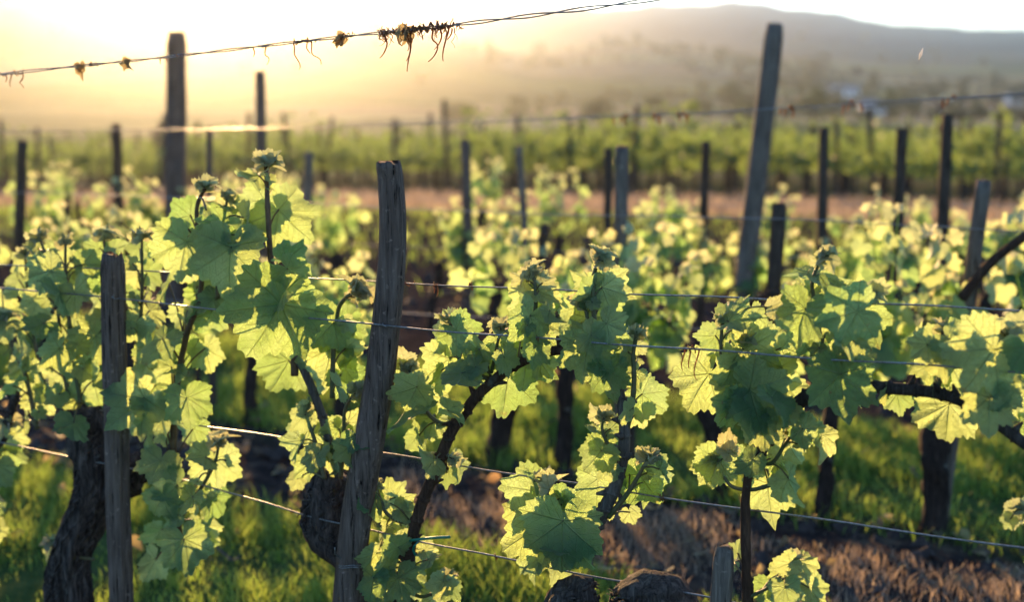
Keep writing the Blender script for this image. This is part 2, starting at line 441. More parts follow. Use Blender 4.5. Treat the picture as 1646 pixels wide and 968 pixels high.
# ================================================================ SETTING
def build_terrain():
    nr, na = 190, 420
    rs = np.concatenate([[0.0], np.geomspace(.6, 2900, nr)])
    # finer angles in front
    t = np.linspace(-1, 1, na + 1)[:-1]
    ang = math.pi * (0.35 * t + 0.65 * t ** 3)
    A, Rr = np.meshgrid(ang, rs[1:])
    X = Rr * np.sin(A); Y = Rr * np.cos(A)
    Z = terrain_h(X, Y)
    V = np.vstack([[0, 0, gz(0, 0.001)], np.stack([X.ravel(), Y.ravel(), Z.ravel()], 1)])
    F = []
    for k in range(na):
        k2 = (k + 1) % na
        F.append((0, 1 + k2, 1 + k))
    idx = 1 + np.arange(nr * na).reshape(nr, na)
    a = idx[:-1, :].ravel(); b = np.roll(idx, -1, 1)[:-1, :].ravel(); c = np.roll(idx, -1, 1)[1:, :].ravel(); d = idx[1:, :].ravel()
    F += list(zip(a.tolist(), b.tolist(), c.tolist(), d.tolist()))
    me = bpy.data.meshes.new('terrain'); me.from_pydata(V.tolist(), [], F)
    me.polygons.foreach_set('use_smooth', [True] * len(me.polygons))
    me.materials.append(M['ground']); me.update()
    me.flip_normals() if me.polygons[5000].normal.z < 0 else None
    o = bpy.data.objects.new('terrain', me); col.objects.link(o)
    tag(o, kind='structure')
    return float(Z.min()), float(Z.max())
ZMIN, ZMAX = build_terrain()

def build_haze():
    lo, hi, w = ZMIN - 1.0, ZMAX + 8.0, 2960
    v = [(x, y, z) for z in (lo, hi) for y in (-w, w) for x in (-w, w)]
    f = [(0, 2, 3, 1), (4, 5, 7, 6), (0, 1, 5, 4), (2, 6, 7, 3), (0, 4, 6, 2), (1, 3, 7, 5)]
    me = bpy.data.meshes.new('haze'); me.from_pydata(v, [], f)
    m, nt, out = new_mat('haze')
    pv = nt.nodes.new('ShaderNodeVolumePrincipled')
    pv.inputs['Color'].default_value = (0.82, 0.90, 1.0, 1)
    pv.inputs['Density'].default_value = HAZE_DENSITY
    pv.inputs['Anisotropy'].default_value = HAZE_G
    nt.links.new(pv.outputs[0], out.inputs['Volume'])
    me.materials.append(m)
    o = bpy.data.objects.new('haze', me); col.objects.link(o)
    tag(o, 'warm evening haze hanging over the vineyard and valley', 'haze', kind='stuff')
build_haze()

def blades(name, label, mat, n, sampler, hmin, hmax, wid, cat):
    """one mesh of grass blades: sampler(n) -> x, y, scale"""
    x, y, sc = sampler(n); n = len(x)
    z = terrain_h(x, y) - .006
    ang = RNG.uniform(0, 6.283, n); h = RNG.uniform(hmin, hmax, n) * sc; w = wid * RNG.uniform(.6, 1.3, n)
    lean = RNG.uniform(.1, .9, n) * h; la = RNG.uniform(0, 6.283, n)
    dx, dy = np.cos(ang) * w, np.sin(ang) * w; lx, ly = np.cos(la) * lean, np.sin(la) * lean
    P = np.stack([np.stack([x - dx, y - dy, z], 1), np.stack([x + dx, y + dy, z], 1),
                  np.stack([x + dx * .7 + lx * .3, y + dy * .7 + ly * .3, z + h * .6], 1), np.stack([x - dx * .7 + lx * .3, y - dy * .7 + ly * .3, z + h * .6], 1),
                  np.stack([x + lx, y + ly, z + h], 1)], 1).reshape(-1, 3)
    i = np.arange(n) * 5
    me = bpy.data.meshes.new(name)
    me.vertices.add(n * 5); me.vertices.foreach_set('co', P.astype('f').ravel())
    loops = np.stack([i, i + 1, i + 2, i + 3, i + 3, i + 2, i + 4], 1).ravel()
    me.loops.add(n * 7); me.loops.foreach_set('vertex_index', loops.astype('i'))
    me.polygons.add(n * 2)
    st = np.stack([np.arange(n) * 7, np.arange(n) * 7 + 4], 1).ravel(); tot = np.tile([4, 3], n)
    me.polygons.foreach_set('loop_start', st.astype('i')); me.polygons.foreach_set('loop_total', tot.astype('i'))
    at = me.attributes.new('leafdata', 'FLOAT_COLOR', 'POINT')
    rv = np.repeat(RNG.random(n), 5); at.data.foreach_set('color', np.stack([rv * 0, rv, rv * 0, rv * 0 + 1], 1).astype('f').ravel())
    me.materials.append(mat); me.update(calc_edges=True); me.validate()
    o = bpy.data.objects.new(name, me); col.objects.link(o)
    return tag(o, label, cat, kind='stuff')

def strip(u0, u1, x0, x1, clump=1.0, soft=.15, phase=0.0):
    def f(n):
        x = RNG.uniform(x0, x1, n); u = RNG.uniform(u0, u1, n); y = u - ROW * x
        g = np.sin(x * 3.1 + phase) * np.sin(y * 4.7 + 1.2 * phase) + .7 * np.sin(x * 8.3 + y * 3 + phase) * np.sin(y * 9.1 - x * 2)
        e = np.minimum(u - u0, u1 - u) / soft
        keep = (RNG.random(n) < np.clip(.55 + g * .5 * clump, .05, 1)) & (RNG.random(n) < np.clip(e, 0, 1))
        return x[keep], y[keep], (.75 + .35 * np.clip(g[keep], -1, 1))
    return f
blades('grass', 'lush green grass growing along the aisle beyond the second row', M['grass'], 90000, strip(4.75, 6.35, -4.2, 3.6, .7), .035, .11, .0032, 'grass')
blades('grass', 'sunlit tufts of grass in the aisle just behind the front vines', M['grass'], 90000, strip(2.6, 4.05, -3.0, 2.4, 1.0, .3, 2.0), .025, .085, .0026, 'grass')
blades('weeds', 'scattered weeds and volunteer grass on the ploughed soil behind the third row', M['grass'], 14000, strip(8.2, 17.5, -9, 6, 1.7, 1.0, 3.0), .04, .15, .006, 'weeds')
blades('dry_grass', 'dry brown grass on the strip under the second row', M['straw'], 30000, strip(3.8, 4.9, -.4, 3.2, 1.3, .35, 1.0), .015, .075, .0020, 'grass')
blades('dry_grass', 'pale dry grass verge before the far vineyard block', M['straw'], 70000, strip(16.8, 24.4, -22, 12, .6, .6), .08, .28, .010, 'grass')

def build_clods():
    mb = MB()
    for i in range(2600):
        x = random.uniform(-6, 4.5); u = random.choice((random.uniform(6.2, 14), random.uniform(6.2, 9), random.uniform(3.9, 4.9)))
        y = u - ROW * x; s = random.uniform(.012, .05) * (1.4 if u > 9 else 1)
        c = Vector((x, y, gz(x, y) + s * .2))
        vs = [c + Vector((math.cos(a) * s * random.uniform(.7, 1.2), math.sin(a) * s * random.uniform(.7, 1.2), s * random.uniform(-.5, .1))) for a in (0, 1.05, 2.1, 3.1, 4.2, 5.2)]
        vs += [c + Vector((random.uniform(-.4, .4) * s, random.uniform(-.4, .4) * s, s * random.uniform(.4, .8)))]
        mb.add([tuple(v) for v in vs], [(k, (k + 1) % 6, 6) for k in range(6)])
    o = mb.build('soil_clods', simple_material('clod', (0.032, 0.022, 0.019), (0.070, 0.050, 0.042), 30, .95), smooth=False)
    tag(o, 'crumbly brown soil clods on the ploughed strips', 'soil', kind='stuff')
build_clods()

def litter():
    rng = random.Random(77); mb = MB(); tw = MB()
    for i in range(480):
        x = rng.uniform(-3.5, 3.2); u = rng.choice((rng.uniform(3.8, 4.9), rng.uniform(3.8, 4.9), rng.uniform(2.8, 9))); y = u - ROW * x
        p = Vector((x, y, gz(x, y) + rng.uniform(.002, .03)))
        leaf(mb, p, Vector((rng.uniform(-1, 1), rng.uniform(-1, 1), rng.uniform(-.2, .4))), Vector((rng.uniform(-.5, .5), rng.uniform(-.5, .5), 1)), rng.uniform(.02, .05), .3, rng.uniform(.7, 1), .7, .6, .3, TEMPL_LOW, rng)
        if i % 6 == 0:
            a = rng.uniform(0, 6.28); L = rng.uniform(.06, .28); d = Vector((math.cos(a), math.sin(a), rng.uniform(-.05, .2))) * L
            tube(tw, [tuple(p), tuple(p + d * .5 + Vector((0, 0, .012))), tuple(p + d)], [.0045, .004, .002], 6, 5)
    tag(mb.build('leaf_litter', M['leaf_far'], data=True), 'dry dead leaves scattered on the ground under the rows', 'leaves', kind='stuff')
    tag(tw.build('prunings', M['cane_grey']), 'broken grey prunings lying on the ground under the rows', 'twigs', kind='stuff')
litter()

# ================================================================ STAKES
def stake_mesh(mb, top, bottom, w_top, w_bot, seg=14, n=30, lip=None, wob=.12, path=None):
    ph = [random.uniform(0, 6.28) for _ in range(5)]
    def sh(i, t, th):
        v = 1 + wob * math.sin(2 * th + ph[0]) * .7 + wob * .5 * math.sin(3 * th + ph[1] + t * 1.3) + .035 * math.sin(5 * th + ph[2] + 2 * t) + .022 * math.sin(t * 23 + ph[3] + th) + .02 * math.sin(9 * th + ph[4])
        for c0, tc, tl in cr:
            da = (th - c0 - .25 * (t - tc) + math.pi) % (2 * math.pi) - math.pi
            v -= .16 * math.exp(-(da / .17) ** 2) * max(0, 1 - abs(t - tc) / tl)
        if t > .975 and seg > 11: v *= 1 - .16 * (t - .975) / .025
        if lip and t > .955 and math.cos(th - lip) > .4: v += .45 * (t - .955) / .045 * math.cos(th - lip)
        return v
    cr = [(random.uniform(0, 6.28), random.uniform(.1, .9), random.uniform(.2, .6)) for _ in range(4)]
    mid = (top + bottom) * .5 + Vector((random.uniform(-.006, .006), random.uniform(-.006, .006), 0))
    path = [bottom, mid, top] if path is None else path
    tip = top + (top - bottom).normalized() * (w_top * .10)
    n0 = n
    tube(mb, path, [w_bot / 2, (w_top + w_bot) / 4 * 1.03, w_top / 2], n0, seg, sh, cap=True)
    # slightly domed, uneven saw cut
    base = mb.n - seg
    ring = mb.v[base:base + seg]
    for k in range(seg):
        v = Vector(ring[k]); v += (top - v) * .03 + Vector((0, 0, .006 * math.sin(k * 1.7 + ph[0]))); mb.v[base + k] = tuple(v)

def stake(px_top, py_top, px_bot, py_bot, w_top, w_bot, u, label, mat='stake', off=0.0, lip=None, seg=14, name='wooden_stake', group=None, cat='stake', bow=None):
    """a stake whose axis passes two spots of the photograph, driven into the ground"""
    top = at_row(px_top, py_top, u, off); low = at_row(px_bot, py_bot, u, off)
    d = (low - top); g = gz(low.x, low.y)
    s = (g - .12 - top.z) / d.z
    bottom = top + d * s
    m = mpp(px_top, u)
    mb = MB()
    wb = w_bot + (w_bot - w_top) / max(1, (py_bot - py_top)) * 0
    stake_mesh(mb, top, bottom, w_top * m, wb * m, seg, 60 if seg > 12 else 24, lip, path=None if bow is None else [bottom] + [at_row(a, b, u, off) for a, b in bow] + [top])
    o = mb.build(name, M[mat], origin=tuple(Vector((bottom.x, bottom.y, g))))
    return tag(o, label, cat, group)

CENTRE = stake(626, 262, 570, 960, 43, 58, U1, 'tall leaning weathered stake with a lipped top, largest in the centre foreground', 'stake', off=-.03, lip=math.pi * 1.0, seg=28, bow=[(566, 900), (597, 700), (612, 600), (626, 480), (632, 350)])
LEFT = stake(180, 410, 196, 960, 36, 35, U1, 'straight purplish grey stake with rounded top beside the thick dark trunk on the left', 'stake', off=-.06, seg=28)
stake(1165, 884, 1158, 960, 35, 40, U1, 'short sawn-off grey stake stub poking up at the bottom edge', 'stake_grey', off=-.02, seg=28)

def staples(st, spots, off):
    for (x, y) in spots:
        p = at_row(x, y, U1, off); mb = MB()
        tube(mb, [tuple(p + Vector((-.004, .012, .004))), tuple(p + Vector((-.004, -.004, .003))), tuple(p + Vector((0, -.007, .001))), tuple(p + Vector((.004, -.004, -.002))), tuple(p + Vector((.004, .012, -.003)))], [.0013, .0013], 18, 5)
        mb.build('wire_staple', M['wire'], st, tuple(st.location))
staples(CENTRE, [(619, 524)], -.065); staples(LEFT, [(184, 479)], -.088)
# ---- stakes of the second and third row, one by one
ST2 = [
    (1000, 236, 1000, 470, 23, 25, U2, 'stake_grey', 'pale grey upright stake right behind the two middle foreground shoots, thicker of a close pair'),
    (978, 240, 976, 350, 15, 16, U3, 'stake_dark', 'thin dark stake close behind the left side of the pale grey stake'),
    (1253, 328, 1246, 440, 22, 22, U2, 'stake_dark', 'short dark stake below the foot of the tall leaning end post'),
    (1582, 290, 1552, 520, 24, 27, U2, 'stake_grey', 'blurred grey stake leaning right among leaves at the right, bluish and half hidden'),
    (876, 362, 862, 440, 13, 14, U2, 'stake_dark', 'slim dark stake leaning right out of the leaves of the middle background vine'),
    (36, 228, 30, 450, 17, 20, U2, 'stake_dark', 'dark blurred stake nearest the left edge of the photo'),
    (187, 200, 192, 370, 15, 20, U3, 'stake_dark', 'blurred brown stake between the far-left stake and the tall glowing end post'),
    (108, 320, 108, 395, 13, 14, U3, 'stake_dark', 'low dark stake half sunk in blurred leaves near the left edge'),
    (418, 115, 420, 260, 17, 20, U3, 'stake', 'slender tall stake in the orange glow right of the thick glowing end post'),
    (337, 205, 338, 300, 11, 12, U3, 'stake', 'thin faint stake in the glow close right of the thick end post'),
    (497, 245, 492, 420, 14, 16, U3, 'stake_grey', 'thin greyish stake in the glow left of the leaning centre stake'),
    (748, 226, 750, 370, 15, 17, U3, 'stake', 'brown upright stake first to the right of the leaning centre stake'),
    (834, 235, 843, 365, 12, 16, U3, 'stake_grey', 'grey stake tilting left, second to the right of the leaning centre stake'),
    (1135, 228, 1132, 320, 13, 14, U3, 'stake_dark', 'small dark stake just left of the tall leaning end post'),
    (1324, 206, 1320, 375, 17, 19, U3, 'stake_dark', 'dark bluish stake first to the right of the tall leaning end post'),
    (1450, 208, 1446, 340, 17, 22, U3, 'stake_dark', 'dark stake between the bluish stake and the thick dark stake at right'),
    (1524, 184, 1516, 340, 20, 27, U3, 'stake_dark', 'thick dark stake topped by a wire clump, tallest near the right edge'),
]
for a in ST2:
    stake(*a[:7], a[8], a[7], seg=10, off=.08 if a[6] == U2 else 0)
stake(1246, 38, 1208, 350, 33, 39, U3, 'tall thick dark end post leaning right, rising above the hazy hills', 'stake_grey', seg=12, name='end_post', cat='post')
stake(284, 50, 282, 330, 31, 33, U3, 'thick upright end post dissolving in the orange sun glow', 'stake', seg=12, name='end_post', cat='post')
stake(342, 560, 342, 660, 15, 17, U2, 'thin dark stake foot before the sunny grass on the left, right one of the pair', 'stake_dark', seg=10)
stake(318, 585, 318, 650, 12, 13, U2, 'thin dark stake foot before the sunny grass on the left, left one of the pair', 'stake_dark', off=.05, seg=10)
stake(1012, 640, 1012, 745, 17, 18, U2, 'narrow dark stake foot in the grass behind the right-hand grey cane', 'stake_dark', off=-.04, seg=10)

# ================================================================ WIRES
def wire(pix, u, r, label, off=0.0, strands=1, mat='wire'):
    pts = [at_row(x, y, u, off) for x, y in pix]
    P = spline(pts, 60)
    mb = MB()
    if strands == 1:
        P = P + np.stack([np.zeros(60), np.zeros(60), .0012 * np.sin(np.arange(60) * .9)], 1)
        tube(mb, [tuple(p) for p in P], [r, r], 120, 6)
    else:
        n = 420; Q = spline(P, n)
        t = np.arange(n) * .14
        for k in range(strands):
            a = t + k * math.pi
            amp = r * 1.5 + .0010 * np.clip(np.sin(np.arange(n) * .021 + 1), 0, 1)
            q = Q + np.stack([0 * a, amp * np.cos(a), amp * np.sin(a)], 1)
            tube(mb, [tuple(p) for p in q], [r, r], n, 5)
    o = mb.build('trellis_wire', M[mat], origin=tuple(pts[0]))
    return tag(o, label, 'wire')
W_TOP = [(-500, 176), (0, 119), (260, 92), (520, 62), (760, 36), (1046, -1), (1500, -70)]
W_A = [(-400, 404), (0, 425), (600, 453), (1100, 476), (1646, 499), (2100, 520)]
W_B = [(-400, 428), (0, 462), (600, 522), (1100, 561), (1646, 598), (2200, 630)]
W_C = [(-300, 596), (0, 637), (320, 684), (640, 733), (1060, 799), (1646, 882), (2100, 948)]
W_D = [(-300, 648), (0, 712), (290, 771), (490, 828), (690, 874), (1000, 936), (1140, 962), (1700, 1080)]
wire(W_TOP, U1, .0013, 'topmost twisted double wire wound with dry tendrils, crossing the sky', 0, 2)
wire(W_A, U1, .0015, 'foreground wire passing behind the centre stake, second from the top', .03)
wire(W_B, U1, .0017, 'foreground wire crossing in front of the centre stake at mid height', -.065)
wire(W_C, U1, .0016, 'lower foreground wire passing behind the centre stake towards the grass at right', .03)
wire(W_D, U1, .0017, 'lowest foreground wire, tied with a green plastic tie', -.01)
wire([(-300, 225), (0, 212), (450, 206), (1000, 187), (1250, 174), (1646, 150), (2000, 132)], U2, .0022, 'blurred upper wire of the second row with dark clumps on it')
wire([(-300, 226), (0, 226), (500, 200), (1000, 184), (1250, 181), (1646, 152)], U3, .002, 'blurred upper wire of the third row passing the tall leaning end post')
wire([(-300, 300), (300, 318), (800, 342), (1250, 352), (1646, 372), (2000, 385)], U2, .0022, 'blurred middle wire of the second row')
wire([(-300, 360), (400, 386), (800, 402), (1200, 410), (1646, 420)], U3, .002, 'blurred middle wire of the third row across the brown soil')
wire([(-300, 285), (400, 306), (900, 330), (1300, 330), (1646, 330)], U3, .002, 'blurred faint wire of the third row before the dry grass verge')
wire([(-300, 450), (400, 490), (800, 512), (1250, 536), (1646, 560)], U2, .0022, 'blurred lower wire of the second row')

# dry tendrils and scraps on the wires ----------------------------------------
def lookup(wirepts, px):
    xs = [p[0] for p in wirepts]; ys = [p[1] for p in wirepts]
    P = spline(wirepts, 200); return float(np.interp(px, P[:, 0], P[:, 1]))
def wrap(mb, wirepts, x0, x1, u, off, rad, turns, r):
    n = max(20, int(turns * 12)); pts = []
    for i in range(n):
        t = i / (n - 1); x = x0 + (x1 - x0) * t
        p = at_row(x, lookup(wirepts, x), u, off)
        a = t * turns * 6.283 + 1.6 * math.sin(t * 9 + x0) ; q = rad * (1 + .5 * math.sin(t * 17 + x0) + .35 * math.sin(t * 41 + 2 * x0))
        pts.append(tuple(p + Vector((0, q * math.cos(a), q * math.sin(a)))))
    tube(mb, pts, [r * .6, r, r, r * .6], n, 5)
def curl(mb, p, length, r, rng, turns=1.0, down=1.0):
    pts = []; a0 = rng.uniform(0, 6.28); rad = length * rng.uniform(.10, .22); dx = rng.uniform(-.25, .25)
    for i in range(22):
        t = i / 21
        a = a0 + t * turns * 6.28
        pts.append((p.x + dx * length * t + rad * t * math.cos(a), p.y + rad * t * math.sin(a), p.z - length * t * down + rad * .5 * t * math.sin(a * 1.3)))
    tube(mb, pts, [r, r * .9, r * .7, r * .4], 40, 5)

def dry_cluster(wirepts, u, off, x0, x1, turns, hang, label, seed, r=.0013, rad=.0045, name='dried_tendril'):
    rng = random.Random(seed); mb = MB()
    for k in range(max(1, int((x1 - x0) / 22))):
        ln = (x1 - x0) * rng.uniform(.2, .6); a = rng.uniform(x0, x1 - ln); wrap(mb, wirepts, a, a + ln, u, off, rad * rng.uniform(.4, 1.3), turns * ln / (x1 - x0) * rng.uniform(.3, .8), r * rng.uniform(.6, 1.1))
    if len(hang) > 6:
        for k in range(70):
            x = rng.uniform(x0, x1); q = at_row(x, lookup(wirepts, x), u, off) + Vector((0, rng.uniform(-.006, .006), rng.uniform(-.006, .005)))
            curl(mb, q, rng.uniform(.008, .034), r * rng.uniform(.4, 1.1), rng, rng.uniform(.4, 1.6), rng.choice((1, .7, .2, -.5)))
    for L in hang:
        x = rng.uniform(x0, x1); curl(mb, at_row(x, lookup(wirepts, x), u, off), L, r * 1.15, rng, rng.uniform(.4, 1.3))
    c = at_row((x0 + x1) / 2, lookup(wirepts, (x0 + x1) / 2), u, off)
    o = mb.build(name, M['tendril'], origin=tuple(c), data=True); return tag(o, label, 'tendril')
def dry_leaf(wirepts, u, off, px, L, label, seed, ang=-100):
    rng = random.Random(seed); mb = MB()
    p = at_row(px, lookup(wirepts, px) + 2, u, off)
    for k in range(2):
        t = CAM_R * math.cos(R(ang + rng.uniform(-30, 30))) + CAM_U * math.sin(R(ang)) + CAM_B * rng.uniform(-.5, .5)
        leaf(mb, p + CAM_R * rng.uniform(-.004, .004), t, CAM_B + CAM_R * rng.uniform(-.9, .9) + CAM_U * .3, L * rng.uniform(.7, 1.1), .6, .75, 1.1, .7, .35, TEMPL, rng, .6)
    o = mb.build('dried_leaf', M['leaf'], origin=tuple(p), data=True); return tag(o, label, 'leaf')
dry_cluster(W_TOP, U1, 0, 604, 745, 26, [.030, .045, .055, .070, .05, .025, .06, .035, .04], 'large tangle of dry tendrils hanging from the top wire, biggest clump on it', 3, .0017, .0045)
dry_leaf(W_TOP, U1, .0, 652, .028, 'crumpled dry leaf caught in the large tendril tangle on the top wire', 5)
dry_cluster(W_TOP, U1, 0, -6, 40, 10, [.030, .034, .02], 'dry tendril loop on the top wire at the left edge', 4)
dry_cluster(W_TOP, U1, 0, 110, 170, 9, [.012], 'thin dry tendril wound round the top wire by its leftmost leaf scrap', 14)
dry_leaf(W_TOP, U1, .0, 130, .026, 'bright crumpled leaf scrap, leftmost on the top wire', 6)
dry_leaf(W_TOP, U1, .0, 207, .020, 'small pale leaf scrap, second from the left on the top wire', 7)
dry_cluster(W_TOP, U1, 0, 245, 296, 8, [.010, .012], 'tendril scraps on the top wire before the glowing end post', 8)
dry_cluster(W_TOP, U1, 0, 405, 448, 7, [.034, .018], 'dry tendril ring with one long hanging end on the top wire', 9)
dry_cluster(W_TOP, U1, 0, 455, 520, 14, [.05, .026, .046], 'dry tendrils with two long curls hanging above the tall left shoot', 10)
dry_leaf(W_TOP, U1, .0, 547, .026, 'pale twisted leaf scrap left of the large tendril tangle', 11, -125)
dry_cluster(W_TOP, U1, 0, 536, 580, 9, [], 'tendril wrap on the top wire close left of the large tangle', 12)
dry_cluster(W_A, U1, .03, 645, 682, 5, [.010], 'small tendril knot on the wire just right of the centre stake', 15, .0011, .004)
dry_cluster(W_A, U1, .03, 688, 712, 5, [.022, .016], 'dangling tendril knot, second to the right of the centre stake on the wire', 16, .0013, .005)
dry_cluster(W_A, U1, .03, 746, 762, 4, [], 'tiny tendril knot, third to the right of the centre stake on the wire', 17, .0012, .004)
dry_cluster(W_B, U1, -.065, 855, 870, 5, [.008], 'dark wire knot at mid height above the round shaded leaf', 18, .0014, .005)
dry_cluster(W_B, U1, -.065, 1090, 1124, 8, [.05, .035, .03], 'dark curling tendrils on the middle wire left of the right-hand vine', 19, .0013, .005)
dry_cluster(W_C, U1, .03, 1050, 1075, 5, [.010, .008], 'small knot on the lower wire right of the grey cane', 20, .0012, .004)
dry_cluster(W_D, U1, -.01, 786, 802, 5, [.006], 'knot on the lowest wire left of the big dark leaves', 21, .0013, .004)
dry_cluster(W_D, U1, -.01, 466, 484, 5, [.006], 'knot on the lowest wire beside the square stump', 22, .0013, .004)
W_2 = [(-300, 225), (0, 212), (450, 206), (1000, 187), (1250, 174), (1646, 150), (2000, 132)]
for k, (x0, x1, rd, lab) in enumerate([(985, 1015, .010, 'blurred dark clump on the second row wire above the pale grey stake'), (1048, 1064, .007, 'small blurred clump on the second row wire right of the pale grey stake'),
        (1085, 1118, .008, 'blurred double clump on the second row wire left of the tall end post'), (1250, 1282, .012, 'blurred sunlit clump on the second row wire right of the tall end post'),
        (1355, 1385, .008, 'blurred clump on the second row wire midway between end post and thick dark stake'), (1515, 1556, .012, 'blurred dark clump on the second row wire above the thick dark stake')]):
    dry_cluster(W_2, U2, 0, x0, x1, 8, [.03, .025, .02], lab, 40 + k, .003, rd)

# green tie and the wire loop on the stake
mb = MB()
tie = [at_row(x, y, U1, o) for x, y, o in ((724, 864, .0), (700, 865, -.02), (672, 868, -.035), (658, 870, -.03), (655, 872, .0), (662, 873, .02), (672, 872, .0), (668, 876, -.03), (664, 884, -.03), (668, 894, -.02))]
tube(mb, [tuple(p) for p in tie], [.0028, .0026, .0022, .002], 50, 6)
tag(mb.build('plastic_tie', M['tie'], origin=tuple(tie[3])), 'green plastic tie binding the brown cane to the lowest wire', 'tie')
mb = MB()
c = at_row(571, 908, U1, -.03); rr = 25 * mpp(571)
pts = [tuple(c + Vector((rr * 1.12 * math.cos(a), rr * 1.12 * math.sin(a), .003 * math.sin(3 * a) + .004 * a / 6.28))) for a in np.linspace(0, 6.28 * 2, 50)]
pts += [tuple(c + Vector((-.03, -.02, .02))), tuple(c + Vector((-.035, -.03, .045)))]
tube(mb, pts, [.0012, .0012], 90, 5)
tag(mb.build('tie_wire', M['wire'], origin=tuple(c)), 'thin tie wire looped round the foot of the centre stake', 'wire')

# ================================================================ FOREGROUND VINES
def gnarl(ph, deep=.16):
    def sh(i, t, th):
        tw = th + t * 1.6
        v = 1 + deep * math.sin(3 * tw + ph) + deep * .7 * math.sin(7 * tw + 2 * ph + 3 * t) + deep * .45 * math.sin(13 * tw + t * 9) + .10 * math.sin(t * 17 + ph + 2 * th) + .05 * math.sin(t * 41 + 5 * th)
        return max(.5, v)
    return sh
def bark_strips(mb, pts, radii, n, rng):
    P = spline(pts, 60); rr = np.interp(np.linspace(0, 1, 60), np.linspace(0, 1, len(radii)), radii)
    for _ in range(n):
        i = rng.randrange(0, 50); k = rng.randint(4, 13); th = rng.uniform(0, 6.28); out = rng.uniform(1.0, 1.12)
        q = []
        for j in range(k):
            a = th + j * .08 * rng.uniform(.5, 1.5); lift = out + (.20 * (abs(j - k / 2) / (k / 2)) ** 3 if rng.random() < .5 else .05)
            m = min(59, i + j)
            q.append(tuple(P[m] + np.array((math.cos(a), math.sin(a), 0)) * rr[m] * lift))
        tube(mb, q, [.0008, rng.uniform(.0018, .0050), .0008], k * 2, 5)

